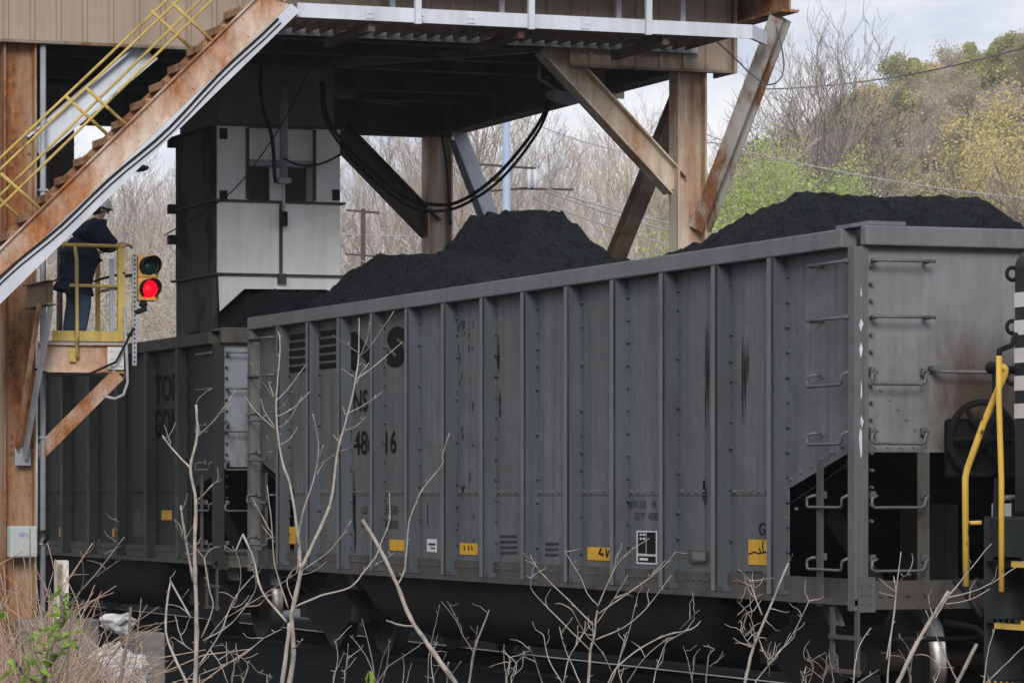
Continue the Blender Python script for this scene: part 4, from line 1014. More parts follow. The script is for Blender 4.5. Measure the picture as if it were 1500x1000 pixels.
cable('cable', 'grey cable looping from the outrigger brace tip', [atX(1137, 40, -14.5), atX(1147, 80, -14.5), atX(1146, 110, -14.5), atX(1130, 124, -14.5), atX(1108, 115, -14.5), atX(1060, 70, -14.5), atX(1042, 55, -14.5)], .009, 'wire_dark')
cable('cable', 'thin dark conduit running up the far column of the tower', [atX(660, 330, XB + .3), atX(655, 250, XB + .3), atX(648, 200, XB + .3), atX(648, 150, XB + .3)], .02)

# floodlight under deck
fl = thing('floodlight', 'small floodlight on the deck edge above the far coal hump', 'floodlight', atX(822, 150, -19))
p = atX(822, 150, -19); MB().prism([p + V((-.15, -.15, .05)), p + V((.15, -.15, .05)), p + V((.2, .2, -.02)), p + V((-.2, .2, -.02))], (0, 0, .1)).build('lamp_head', M['galv_dark'], fl); MB().tube([p + V((0, 0, .12)), p + V((0, -.3, .3)), p + V((0, -.3, .7))], .03, 8).build('arm', M['galv_dark'], fl)
# yard lamp seen between stair and chute
p = atD(196, 246, 60); m = MB().tube([p + V((0, -.6, -.3)), p + V((0, -.1, 0))], .03, 6); m.blob(p + V((0, .05, 0)), .13, 4, .1, 2, (1, 1.6, .5))
tag(m.build('yard_lamp', M['black'], origin=p), 'dark lamp head poking out between the stair and the chute', 'lamp')
q = MB().tube([p + V((0, -.55, -.28)), V((p.x, p.y - 1.2, p.z - .4)), V((p.x, p.y - 1.25, gz(p.x, p.y)))], .05, 8); tag(q.build('lamp_post', M['pole_wood'], origin=(p.x, p.y - 1.2, 0)), 'slim lamp post hidden behind the stair', 'post')

# ------------------------------------------------------------------ person
def skin(name, pts, edges, radii, mat, parent=None, origin=None, sub=2):
    off = OFF[parent.name] if parent else V(origin)
    me = bpy.data.meshes.new(name); me.from_pydata([tuple(V(p) - off) for p in pts], edges, [])
    t = bpy.data.objects.new(name, me); COL.objects.link(t)
    md = t.modifiers.new('Skin', 'SKIN'); md.use_smooth_shade = True
    for i, r in enumerate(radii):
        sv = me.skin_vertices[0].data[i]; sv.radius = r if isinstance(r, tuple) else (r, r); sv.use_root = (i == 0)
    s = t.modifiers.new('Sub', 'SUBSURF'); s.levels = sub; s.render_levels = sub
    bpy.context.view_layer.update()
    nm = bpy.data.meshes.new_from_object(t.evaluated_get(bpy.context.evaluated_depsgraph_get()))
    bpy.data.objects.remove(t)
    nm.materials.clear(); nm.materials.append(mat)
    for p in nm.polygons: p.use_smooth = True
    o = bpy.data.objects.new(name, nm); COL.objects.link(o)
    if parent: o.parent = parent
    else: o.location = off
    OFF[o.name] = off; return o
XM = -15.72
def pp(px, py, x=XM): return atX(px, py, x)
hipc = pp(112, 402); chest = pp(128, 352); shc = pp(136, 333); neck = pp(143, 322); head = pp(147, 309)
# facing +Y; left/right of the body lies along X
hl, hr = hipc + V((.11, 0, -.02)), hipc + V((-.11, 0, -.02))
kl, kr = V((hl.x + .02, hl.y + .06, zfl + .47)), V((hr.x - .02, hr.y + .0, zfl + .47))
al, ar = V((hl.x + .03, hl.y + .0, zfl + .09)), V((hr.x - .03, hr.y - .06, zfl + .09))
tl, tr_ = al + V((0, .17, -.05)), ar + V((0, .17, -.05))
sl, sr = shc + V((.19, 0, -.03)), shc + V((-.19, .02, -.03))
el, er = pp(160, 356, XM + .22), pp(160, 356, XM - .2)
wl, wr = pp(175, 358, XM + .3), pp(176, 358, XM - .05)
el.z = pz(354); er.z = pz(356)
pts = [hipc, chest, shc, neck, head, head + V((0, .0, .1)), hl, kl, al, tl, hr, kr, ar, tr_, sl, el, wl, sr, er, wr]
edg = [(0, 1), (1, 2), (2, 3), (3, 4), (4, 5), (0, 6), (6, 7), (7, 8), (8, 9), (0, 10), (10, 11), (11, 12), (12, 13), (2, 14), (14, 15), (15, 16), (2, 17), (17, 18), (18, 19)]
rad = [.10, .07, .05, .045, (.085, .095), (.07, .08), .085, .06, .04, .035, .085, .06, .04, .035, .045, .035, .026, .045, .035, .026]
# hands with fingers
def hand(w, side):
    n0 = len(pts); pi = 16 if side > 0 else 19
    palm = w + V((0, .07, .0)); pts.append(palm); rad.append((.032, .016)); edg.append((pi, n0))
    for k in range(4):
        b = palm + V((side * (-.03 + .02 * k), .035, .0)); i = len(pts)
        ln = (.028, .034, .036, .03)[k]
        pts.extend([b, b + V((0, ln, -.012)), b + V((0, ln * 1.25, -.045))]); rad.extend([.009, .0085, .0075]); edg.extend([(n0, i), (i, i + 1), (i + 1, i + 2)])
    i = len(pts); pts.extend([palm + V((side * -.035, -.01, -.01)), palm + V((side * -.05, .03, -.02))]); rad.extend([.011, .009]); edg.extend([(n0, i), (i, i + 1)])
hand(wl, 1); hand(wr, -1)
person = skin('person', pts, edg, rad, M['skin'], origin=(hipc.x, hipc.y, zfl))
tag(person, 'worker in navy jacket, jeans and hard hat leaning on the yellow platform rail', 'person')
f_ = MB(); hc = head + V((0, .085, .03)); f_.blob(hc + V((0, .005, -.03)), .022, 3, .05, 2, (.7, 1, 1.1)); f_.build('nose', M['skin'], person)
for s in (-1, 1): MB().blob(head + V((s * .035, .083, .045)), .011, 2, 0, 2).build('eye', M['black'], person); MB().blob(head + V((s * .088, 0, .02)), .03, 2, .05, 2, (.4, .8, 1.2)).build('ear', M['skin'], person)
MB().blob(head + V((0, .088, -.03)), .022, 2, .05, 2, (1.2, .4, .35)).build('mouth', plain('lip', (.3, .12, .1), .6), person)
MB().blob(head + V((0, -.03, .02)), .088, 5, .06, 3, (1, 1, .95)).build('hair', M['boot'], person)
skin('jacket', [hipc + V((0, .0, .0)), hipc + (chest - hipc) * .5 + V((0, -.02, 0)), chest + V((0, -.03, 0)), shc, neck + V((0, -.01, -.02)), sl, el, el + (wl - el) * .85, sr, er, er + (wr - er) * .85, hipc + V((0, -.02, -.09))],
     [(0, 1), (1, 2), (2, 3), (3, 4), (3, 5), (5, 6), (6, 7), (3, 8), (8, 9), (9, 10), (0, 11)], [(.23, .2), (.235, .215), (.24, .215), (.2, .17), .09, .128, .097, .066, .128, .097, .066, (.215, .19)], M['jacket'], person)
skin('jeans', [hipc + V((0, .0, -.08)), hl + V((0, 0, -.12)), (hl + kl) / 2, kl, (kl + al) / 2, al, hr + V((0, 0, -.12)), (hr + kr) / 2, kr, (kr + ar) / 2, ar],
     [(0, 1), (1, 2), (2, 3), (3, 4), (4, 5), (0, 6), (6, 7), (7, 8), (8, 9), (9, 10)], [(.13, .12), .125, .11, .09, .085, .075, .125, .11, .09, .085, .075], M['jeans'], person)
for a in (al, ar): skin('boot', [a, a + V((0, .03, -.04)), a + V((0, .2, -.05))], [(0, 1), (1, 2)], [.06, .052, .042], M['boot'], person)
m = MB(); hd = head + V((0, 0, .045)); m.lathe(hd, (0, .18, 1), [(-.012, .126), (.03, .126), (.07, .112), (.105, .08), (.128, .035), (.131, 0)], 24); m.lathe(hd, (0, .18, 1), [(-.014, .12), (-.014, .148), (-.004, .148), (-.002, .126)], 24); m.build('hard_hat', M['hat'], person)
m = MB().blob(pp(88, 356, XM + .25), .06, 3, .3, 2, (1, 1.4, .6)); m.build('lime_glove', M['lime'], person)
b_ = pp(97, 396, XM + .02); MB().blob(b_, .12, 6, .15, 3, (.8, .7, 1.3)).build('jacket_bulge', M['jacket'], person)  # added lump for the jacket bulging out behind the hip

# ------------------------------------------------------------------ trees
def branchy(rnd, h, r0, spread, lv_counts, up=.5, split=None, minr=.010, lean=0, first=.25, len1=.38):
    trunk, crown = MB(), MB(); tips = []
    def path(p, d, ln, r, k, wob, upb):
        pts = [p]; rr = [r]
        for i in range(k):
            d = (d + V((rnd.uniform(-wob, wob), rnd.uniform(-wob, wob), rnd.uniform(-wob, wob) * .6 + upb))).normalized()
            p = p + d * (ln / k); pts.append(p); rr.append(max(minr * .7, r * (1 - .8 * (i + 1) / k)))
        return pts, rr, d
    def sub(pts, rr, level, ln):
        if level >= len(lv_counts): tips.append(pts[-1]); return
        n = lv_counts[level]
        for q in range(n):
            t = first + (1 - first) * (q + rnd.random()) / n if level == 0 else .2 + .8 * (q + rnd.random()) / n
            i = min(int(t * (len(pts) - 1)), len(pts) - 2); f = t * (len(pts) - 1) - i
            p = pts[i].lerp(pts[i + 1], f); r = rr[i] + (rr[i + 1] - rr[i]) * f
            ax = (pts[i + 1] - pts[i]).normalized()
            a = rnd.uniform(0, 2 * PI) if level else q * 2.4 + rnd.uniform(-.5, .5)
            b = V((math.cos(a), math.sin(a), 0)); b = (b - ax * b.dot(ax)).normalized()
            ang = rnd.uniform(.45, .85) * spread
            d = ax * math.cos(ang) + b * math.sin(ang)
            l2 = (h * len1 * (1.15 - .75 * (t - first) / (1 - first)) if level == 0 else ln * rnd.uniform(.35, .6))
            l2 *= rnd.uniform(.75, 1.15)
            P, RR, _ = path(p, d, l2, max(minr, min(r * .62, l2 * .013 + .004)), 5 if level == 0 else (4 if level == 1 else 3), .16, .10 * up)
            crown.tube(P, RR, 5 if level == 0 else 3, False, level == 0)
            sub(P, RR, level + 1, l2)
            if level >= 1: tips.append(P[-1])
    P, RR, _ = path(V((0, 0, -.3)), V((lean, rnd.uniform(-.03, .03), 1)).normalized(), h, r0, 9, .05, .05)
    trunk.tube(P, RR, 7, False); sub(P, RR, 0, h)
    return trunk, crown, tips
def leaves(mb, tips, rnd, per, size, scat):
    for p in tips:
        for k in range(per):
            c = p + V((rnd.gauss(0, scat), rnd.gauss(0, scat), rnd.gauss(0, scat * .8))); s = size * rnd.uniform(.6, 1.3)
            u = V((rnd.gauss(0, 1), rnd.gauss(0, 1), rnd.gauss(0, 1))).normalized(); w = u.orthogonal().normalized(); w = (w * math.cos(k) + u.cross(w) * math.sin(k))
            mb.face([c - u * s, c + w * s * .6, c + u * s, c - w * s * .6])
PROTO = {}
def proto_tree(key, name, cat, bark, leafm, rnd, kw, leaf=None):
    tk, cr, tips = branchy(rnd, **kw)
    root = bpy.data.objects.new(name, None); COL.objects.link(root); OFF[root.name] = V((0, 0, 0)); root['category'] = cat
    tk.build('trunk', M[bark], root); c = cr.build('crown', M[bark], root)
    if leaf:
        lf = MB(); leaves(lf, tips, rnd, *leaf); o = lf.build('leaves', M[leafm], c); o.parent = root; o.name = 'foliage'
    PROTO[key] = [root, False]
def put_tree(key, loc, rz, s, label, group, cat=None):
    root, used = PROTO[key]
    if not used:
        PROTO[key][1] = True; root.location = loc; root.rotation_euler = (0, 0, rz); root.scale = (s, s, s); root['label'] = label; root['group'] = group; return root
    return copy_thing(root, loc, rz, (s, s, s), label, group)
rt = random.Random(21)
for k in range(4):
    proto_tree(('bare', k), 'bare_tree', 'tree', ('bark', 'bark_tan', 'bark', 'bark_tan')[k], None, rt, dict(h=14 + k, r0=.15, spread=(.75, .9, .7, .85)[k], lv_counts=(16, 7, 4, 3), up=.9, minr=.009, first=.28, len1=.34))
proto_tree(('bigbare', 0), 'bare_tree', 'tree', 'bark', None, rt, dict(h=16, r0=.2, spread=.62, lv_counts=(26, 9, 6, 3), up=.8, minr=.008, first=.2, len1=.40))
proto_tree(('darkbare', 0), 'bare_tree', 'tree', 'bark_dark', None, rt, dict(h=11, r0=.16, spread=.95, lv_counts=(18, 7, 5, 3), up=.5, minr=.009, first=.2, len1=.5))
for k in range(2):
    proto_tree(('scrub', k), 'bare_shrub', 'shrub', 'bark_tan', None, rt, dict(h=5.5, r0=.06, spread=1.15, lv_counts=(15, 7, 4, 2), up=.6, minr=.008, first=.02, len1=.62))
proto_tree(('green', 0), 'leafing_tree', 'tree', 'bark_tan', 'leaf_green', rt, dict(h=9, r0=.14, spread=.95, lv_counts=(13, 6, 4), up=.6, minr=.012, first=.2, len1=.5), (24, .042, .28))
proto_tree(('yellow', 0), 'budding_tree', 'tree', 'bark_tan', 'leaf_yellow', rt, dict(h=10, r0=.15, spread=1.0, lv_counts=(14, 6, 5), up=.5, minr=.012, first=.15, len1=.5), (12, .048, .3))
proto_tree(('tanbud', 0), 'budding_tree', 'tree', 'bark_tan', 'leaf_tan', rt, dict(h=9.5, r0=.15, spread=1.0, lv_counts=(14, 6, 5), up=.5, minr=.012, first=.15, len1=.5), (9, .042, .35))
proto_tree(('palegreen', 0), 'leafing_shrub', 'shrub', 'bark_tan', 'leaf_green', rt, dict(h=5, r0=.07, spread=1.1, lv_counts=(12, 6, 4), up=.6, minr=.011, first=.05, len1=.55), (6, .036, .25))
def hill_proto(key, leafm, rnd, h, n=20, per=170, size=.34):
    root = bpy.data.objects.new('hill_tree', None); COL.objects.link(root); OFF[root.name] = V((0, 0, 0)); root['category'] = 'tree'
    tk = MB(); tk.tube([(0, 0, -.5), (.2, .1, h * .5), (0, .2, h * .85)], [.22, .15, .05], 6, False)
    lf = MB()
    for k in range(n):
        a = rnd.uniform(0, 2 * PI); rr = rnd.uniform(.3, 1) * h * .3; zz = rnd.uniform(.38, .95) * h; rr *= math.sin(PI * min(1, (zz / h - .2) / .85)) ** .5 + .15
        c = V((math.cos(a) * rr, math.sin(a) * rr, zz)); tk.tube([(0, 0, zz * .6), c], [.07, .02], 4, False)
        s = rnd.uniform(.09, .16) * h
        for q in range(per):
            d = V((rnd.gauss(0, 1), rnd.gauss(0, 1), rnd.gauss(0, .8))); d = d.normalized() * s * rnd.random() ** .4; p = c + d
            u = V((rnd.gauss(0, 1), rnd.gauss(0, 1), rnd.gauss(0, 1))).normalized(); w = u.orthogonal().normalized(); e = size * rnd.uniform(.5, 1.3)
            lf.face([p - u * e, p + w * e * .6, p + u * e, p - w * e * .6])
    tk.build('trunk', M['bark'], root); lf.build('crown', M[leafm], root); PROTO[key] = [root, False]
for i, lm in enumerate(('leaf_olive', 'leaf_olive', 'leaf_brown', 'leaf_gold')):
    hill_proto(('hill', i), lm, rt, (9.5, 8.5, 9, 8.5)[i], 24, (330, 300, 300, 330)[i], (.17, .17, .11, .17)[i])
rp = random.Random(99)
def place(key, px, D, s, label, group, dz=0):
    p = ground_at(px, D); p.z += dz; return put_tree(key, p, rp.uniform(0, 6.28), s * rp.uniform(.92, 1.08), label, group)
# the named ones
place(('bigbare', 0), 1208, 118, .95, 'tallest leafless tree with many upright limbs, rising above the spring-green trees', 'bare trees beside the hill')
place(('bigbare', 0), 1160, 132, .88, 'grey leafless tree just left of the tallest bare tree', 'bare trees beside the hill')
place(('bigbare', 0), 1100, 140, .84, 'slender leafless tree behind the outrigger brace', 'bare trees beside the hill')
place(('darkbare', 0), 1250, 112, 1.1, 'dark leafless tree leaning right of the tallest bare tree', 'bare trees beside the hill')
place(('darkbare', 0), 1295, 125, 1.15, 'dark spreading leafless tree in front of the lower hill slope', 'bare trees beside the hill')
place(('green', 0), 1112, 96, 1.02, 'spring-green leafing tree beside the rusty outrigger brace', 'spring green trees behind the gondola')
place(('green', 0), 1200, 102, 1.06, 'spring-green leafing tree under the tallest bare tree', 'spring green trees behind the gondola')
place(('palegreen', 0), 1160, 92, 1.6, 'low spring-green bush between the two spring-green trees', 'spring green trees behind the gondola')
place(('palegreen', 0), 1262, 104, 1.6, 'low pale green bush right of the spring-green trees', 'spring green trees behind the gondola')
place(('yellow', 0), 1440, 128, 1.28, 'large yellow budding tree at the right edge above the coal heap', 'budding trees under the hill')
place(('yellow', 0), 1500, 136, 1.38, 'yellow budding tree cut by the right edge of the picture', 'budding trees under the hill')
place(('tanbud', 0), 1372, 122, 1.02, 'tan budding tree left of the large yellow tree', 'budding trees under the hill')
place(('yellow', 0), 1335, 130, 1.05, 'low yellow budding tree above the highest point of the coal heap', 'budding trees under the hill')
place(('tanbud', 0), 1450, 112, 1.02, 'pinkish tan budding tree in front of the large yellow tree', 'budding trees under the hill')
place(('darkbare', 0), 1478, 104, .9, 'dark bare tree standing before the yellow budding trees', 'bare trees beside the hill')
place(('darkbare', 0), 1400, 108, .9, 'thin dark bare tree before the tan budding tree', 'bare trees beside the hill')
# the bare wood behind the tower
LW = 'grey leafless tree in the bare wood behind the loadout tower'
LL = 'grey leafless tree seen in the gap between the platform and the chute'
LR = 'grey leafless tree in the bare wood between the right column and the hill'
for layer, (n, d0, d1, s0, s1) in enumerate(((20, 98, 125, .66, .86), (24, 130, 175, .80, 1.0), (22, 180, 240, .95, 1.15))):
    for k in range(n):
        px = -60 + (1160 + 60) * (k + rp.random()) / n
        lab, gr = (LL, 'trees left of the chute') if px < 262 else ((LW, 'trees behind the tower') if px < 985 else (LR, 'trees right of the tower'))
        sc_ = rp.uniform(s0, s1) * (.86 if px < 500 else 1) * (.9 if px > 860 else 1)
        place(('bare', rp.randrange(4)), px, rp.uniform(d0, d1), sc_, lab, gr)
for k in range(34):
    px = -40 + 1120 * (k + rp.random()) / 34
    lab, gr = ('tangled leafless shrub below the trees left of the chute', 'shrubs left of the chute') if px < 262 else ('tangled leafless shrub at the foot of the bare wood behind the tower', 'shrubs behind the tower')
    place(('scrub', k % 2), px, rp.uniform(76, 105), rp.uniform(.9, 1.25), lab, gr)
for px, D in ((690, 98), (760, 104), (800, 96), (850, 100), (905, 95), (950, 100), (1030, 96), (1055, 100), (575, 100), (450, 98)):
    place(('palegreen', 0), px, D, rp.uniform(.85, 1.05), 'sparse pale green bush at the foot of the bare wood behind the tower', 'pale green bushes behind the tower')
# hill wood
hn = 0
LB = ('olive green tree on the wooded hillside at the upper right', 'olive green tree on the wooded hillside at the upper right', 'grey-brown leafless crown on the wooded hillside at the upper right', 'golden tree on the wooded hillside at the upper right')
for row in range(26):
    D = 262 + row * 9.3
    n = int(640 / FPX * D / 7.0)
    for k in range(n):
        px = 985 + 640 * (k + rp.random()) / n
        if hn >= 255: break
        i = rp.choices((0, 1, 2, 3), (4, 3, 3, 2))[0]
        place(('hill', i), px, D + rp.uniform(-4, 4), rp.uniform(.75, 1.1), LB[i], ('olive trees on the hill', 'olive trees on the hill', 'brown trees on the hill', 'golden trees on the hill')[i]); hn += 1
for k in range(40):
    px = -40 + 1040 * (k + rp.random()) / 40
    place(('bare', rp.randrange(4)), px, rp.uniform(300, 470), rp.uniform(.9, 1.15), 'far leafless tree on the low ridge behind the tower', 'trees on the low ridge')

# ------------------------------------------------------------------ utility poles and lines
D = 84
up_ = thing('steel_utility_pole', 'pale blue steel utility pole with crossarms and transformers behind the tower', 'utility pole', ground_at(742, D))
b = ground_at(742, D); top = atD(742, 120, D); k = D / FPX
MB().tube([b, top], [7.5 * k, 5.5 * k], 12).build('pole', M['pole_blue'], up_)
def arm(px0, py0, px1, py1, r=1.6): return MB().beam(atD(px0, py0, D + .3), atD(px1, py1, D + .3), r * 2 * k, r * 2 * k).build('crossarm', M['pole_wood'], up_)
arm(690, 240, 785, 247); arm(700, 281, 785, 275); arm(718, 263, 745, 262, 3); arm(760, 276, 840, 278)
for px, py in ((775, 262), (784, 262)): MB().tube([atD(px, py + 14, D), atD(px, py - 14, D)], 3.2 * k, 10).build('transformer', M['galv'], up_)
for px in (695, 712, 765, 780, 770, 790, 830): MB().tube([atD(px, 246, D + .3), atD(px, 239, D + .3)], 1.4 * k, 6).build('insulator', M['galv_dark'], up_)
D = 90; k = D / FPX
wp = thing('wooden_utility_pole', 'dark brown wooden utility pole with a crossarm right of the chute', 'utility pole', ground_at(531, D))
MB().tube([ground_at(531, D), atD(532, 306, D)], [4.4 * k, 3.4 * k], 10).build('pole', M['pole_wood'], wp)
MB().beam(atD(508, 308, D), atD(556, 312, D), 3 * k, 3 * k).build('crossarm', M['pole_wood'], wp); MB().beam(atD(506, 372, D), atD(580, 378, D), 2.4 * k, 2.4 * k).build('crossarm', M['pole_wood'], wp)
def line(lab, p, q, sag, r, mat):
    P = [p.lerp(q, i / 16) - V((0, 0, sag * 4 * (i / 16) * (1 - i / 16))) for i in range(17)]
    tag(MB().tube(P, r, 5).build('power_line', M[mat], origin=p), lab, 'power line')
line('uppermost pale power line leaving the pole transformers toward the right column', atD(800, 276, 84), atD(1300, 372, 70), .25, .020, 'wire')
line('middle pale power line leaving the pole toward the right column', atD(800, 281, 84), atD(1300, 392, 70), .25, .018, 'wire')
line('lowest pale power line leaving the pole toward the right column', atD(780, 290, 84), atD(1300, 415, 70), .3, .018, 'wire')
line('dark power line crossing the sky above the wooded hill', atD(1100, 131, 160), atD(1560, 52, 140), .5, .03, 'wire_dark')
line('pale power line crossing in front of the spring-green trees', atD(1040, 208, 80), atD(1520, 292, 76), .15, .014, 'wire')
line('faint power line left of the wooden pole', atD(440, 336, 90), atD(742, 330, 90), .2, .014, 'wire')
line('faint power line crossing the sky beneath the deck', atD(700, 140, 150), atD(1000, 235, 140), .5, .02, 'wire')

# ------------------------------------------------------------------ foreground saplings
rs = random.Random(4)
def sapling(name, label, D, brs, mat='twig', fine=0, group='bare saplings in front of the train', cat='sapling'):
    """brs: (w0, w1, [(px,py)...]); the first ones reaching the frame's foot go down to the ground"""
    first = brs[0][2][0]; base = atD(first[0], first[1], D); base.z = gz(base.x, base.y)
    t = thing(name, label, cat, base, group); stems, tw_ = MB(), MB(); tips = []
    for i, (w0, w1, pts) in enumerate(brs):
        P = []; dd = D + (rs.uniform(-.15, .15) if i else 0); dr = rs.uniform(-.35, .35) if i else rs.uniform(-.1, .1)
        for j, (x, y) in enumerate(pts): P.append(atD(x, y, dd + dr * j / max(1, len(pts) - 1)))
        # smooth and roughen
        Q = []
        for a in range(len(P) - 1):
            p0, p1, p2, p3 = P[max(a - 1, 0)], P[a], P[a + 1], P[min(a + 2, len(P) - 1)]
            for k in range(4):
                u = k / 4; Q.append(.5 * ((2 * p1) + (p2 - p0) * u + (2 * p0 - 5 * p1 + 4 * p2 - p3) * u * u + (3 * p1 - p0 - 3 * p2 + p3) * u ** 3))
        Q.append(P[-1])
        kk = D / FPX / 2
        Q = [q + V((rs.uniform(-1, 1), rs.uniform(-1, 1), rs.uniform(-1, 1))) * kk * .8 for q in Q]
        Rr = [(w0 + (w1 - w0) * a / (len(Q) - 1)) * kk * .70 * rs.uniform(.88, 1.12) for a in range(len(Q))]
        if pts[0][1] >= 985:
            g0 = Q[0].copy(); g0.z = gz(g0.x, g0.y) - .05; g0.x += (base.x - g0.x) * .6; g0.y += (base.y - g0.y) * .6
            Q = [g0, g0.lerp(Q[0], .5) + V((rs.uniform(-.02, .02), rs.uniform(-.02, .02), 0))] + Q; Rr = [Rr[0] * 1.4, Rr[0] * 1.15] + Rr
        mb = stems if w0 >= 5 else tw_
        mb.tube(Q, Rr, 8 if w0 >= 5 else 5)
        # buds / knots
        for a in range(3, len(Q) - 1, 3):
            if rs.random() < .4:
                d = V((rs.uniform(-1, 1), rs.uniform(-1, 1), rs.uniform(.2, 1))).normalized(); mb.tube([Q[a], Q[a] + d * kk * 14], [kk * 1.6, kk * .8], 4)
        for _ in range(fine):
            a = rs.randrange(len(Q) // 3, len(Q)); p = Q[a]; d = V((rs.uniform(-1, 1), rs.uniform(-.6, 1), rs.uniform(-.3, 1.2))).normalized(); PP = [p]
            for q in range(4): d = (d + V((rs.uniform(-.6, .6), rs.uniform(-.6, .6), rs.uniform(-.4, .5)))).normalized(); p = p + d * kk * rs.uniform(10, 22); PP.append(p)
            tw_.tube(PP, [kk * 1.7, kk * 1.5, kk * 1.2, kk, kk * .7], 4)
    if stems.v: stems.build('stem', M[mat], t)
    if tw_.v: tw_.build('twigs', M[mat], t)
    return t
sapling('bare_sapling', 'bare sapling with pruned branch stubs, left of the dark gap between the gondolas', 20, [
    (11, 5, [(286, 1000), (288, 943), (287, 868), (285, 802), (287, 734), (279, 685), (289, 639), (287, 593)]),
    (4.5, 3.5, [(289, 639), (310, 620), (330, 595)]), (4.5, 3.5, [(279, 685), (255, 660), (238, 638)]), (5, 3.5, [(287, 736), (312, 709)]),
    (6, 4, [(283, 850), (273, 797), (265, 740)]), (2.5, 2, [(282, 800), (266, 785), (256, 761)]),
    (6, 4, [(274, 1000), (246, 938), (244, 890), (250, 851)]), (5, 3, [(250, 851), (279, 903)]),
    (3.5, 2, [(292, 973), (321, 930), (343, 877), (372, 842)]), (4, 3, [(295, 934), (312, 890), (306, 859), (299, 817)]),
    (3.5, 2, [(297, 938), (339, 912), (374, 863), (370, 833)]), (2.5, 1.5, [(308, 951), (323, 973), (334, 1000)]), (2.5, 1.5, [(292, 987), (347, 965), (387, 934), (413, 921)]),
    (2.5, 1.5, [(256, 900), (268, 940), (282, 952)]), (2.2, 1.2, [(300, 940), (345, 880), (352, 830), (340, 800)]), (2.2, 1.2, [(330, 905), (400, 862), (440, 835)])], fine=2)
sapling('bare_sapling', 'tallest bare sapling, forked low with many fine twigs, before the NS emblem', 19, [
    (10, 8, [(413, 1000), (420, 950), (424, 912)]), (11, 9, [(424, 1000), (430, 956), (427, 907), (429, 890), (440, 841), (440, 826)]),
    (7, 2, [(440, 826), (436, 780), (425, 710), (414, 677), (406, 626), (404.6, 586), (406, 568), (410, 510), (408, 485)]),
    (8, 2, [(441, 832), (458, 797), (478, 754), (487, 722), (494, 664), (506, 619), (519, 568), (525, 523), (526, 466)]),
    (2.5, 1.8, [(522, 562), (530, 545), (541, 531)]), (2.8, 1.8, [(527, 523), (537, 498), (542, 472)]), (3, 1.5, [(529, 520), (545, 504), (577, 456)]), (3, 1.5, [(522, 555), (548, 536), (590, 501)]),
    (2.5, 1.5, [(526, 517), (505, 503), (487, 491)]), (2.5, 1.5, [(519, 552), (500, 539)]), (2.2, 1.5, [(506, 608), (502, 595)]), (2.2, 1.3, [(510, 605), (532, 594), (561, 573)]),
    (2.4, 1.5, [(506, 630), (522, 624), (535, 610)]), (2.3, 1.5, [(497, 661), (510, 657), (522, 648)]), (2, 1.5, [(495, 645), (488, 636)]),
    (2.5, 1.6, [(404, 584), (385, 560), (367, 531)]), (2.5, 1.6, [(402, 590), (380, 565)]), (2.2, 1.5, [(401, 581), (393, 558)]), (2.6, 1.5, [(405, 587), (420, 571), (449, 533)]),
    (2.2, 1.5, [(406, 600), (420, 590), (428, 573)]), (2.4, 1.5, [(406, 610), (430, 597), (454, 573)]), (2.4, 1.5, [(406, 627), (423, 616), (442, 581)]), (2.4, 1.6, [(402, 627), (378, 606), (359, 581)]),
    (2.4, 1.6, [(402, 624), (388, 603), (382, 584)]), (2.3, 1.5, [(412, 651), (425, 642), (436, 625)]), (2.2, 1.4, [(409, 661), (391, 639)]),
    (4.5, 2, [(437, 800), (442, 757), (463, 690), (466, 645), (458, 606)]), (2.2, 1.5, [(466, 675), (474, 651)]), (2, 1.4, [(468, 680), (489, 666)]), (2, 1.4, [(465, 693), (474, 678)]),
    (4.5, 2, [(433, 888), (470, 872), (512, 860), (535, 835), (550, 815), (560, 790), (571, 760), (570, 722)]), (3, 2, [(445, 834), (487, 802), (515, 762)]),
    (5, 4, [(420, 910), (383, 864), (372, 820), (356, 782)]), (3.5, 3, [(356, 782), (345, 806)]), (3.8, 2, [(422, 890), (402, 824), (398, 767), (391, 710)]),
    (2.2, 1.5, [(400, 784), (385, 758), (370, 729)]), (2.2, 1.5, [(400, 790), (383, 768)]), (4, 3, [(429, 950), (436, 945), (443, 936)]),
    (2.6, 1.6, [(430, 880), (420, 850), (434, 830)]), (2.2, 1.4, [(440, 842), (460, 836), (478, 822)])], fine=0)
sapling('bare_sapling', 'leaning pruned sapling with one long wavy shoot, before the middle of the gondola', 18, [
    (11, 7, [(668, 1000), (645, 969), (625, 940), (601, 904), (582, 857), (556, 802), (531, 761)]), (4.5, 2, [(582, 856), (592, 836), (596, 802), (599, 766), (607, 742), (620, 715), (647, 681), (649, 665), (658, 634)]),
    (4, 3, [(606, 917), (583, 914), (566, 908)]), (2.2, 1.5, [(556, 805), (548, 825), (540, 842)]), (2, 1.2, [(550, 826), (566, 818), (578, 808)]), (3, 2, [(650, 975), (662, 985), (675, 968)]), (4, 3, [(655, 985), (657, 970)])], fine=0)
sapling('bare_sapling', 'short clump of thin shoots under the belly of the gondola, left of the leaning sapling', 20, [
    (3.5, 2, [(548, 1000), (545, 965), (530, 905)]), (3, 2, [(552, 1000), (536, 960), (513, 930)]), (2.5, 1.5, [(552, 1000), (560, 965), (572, 938)]), (3, 1.8, [(553, 1000), (570, 975), (600, 955), (620, 940)]), (2.5, 1.5, [(560, 1000), (568, 965), (570, 935)]), (2.5, 1.5, [(590, 1000), (592, 975), (590, 962)]), (2.5, 1.5, [(595, 1000), (603, 970)])], 'twig_dark', 0)
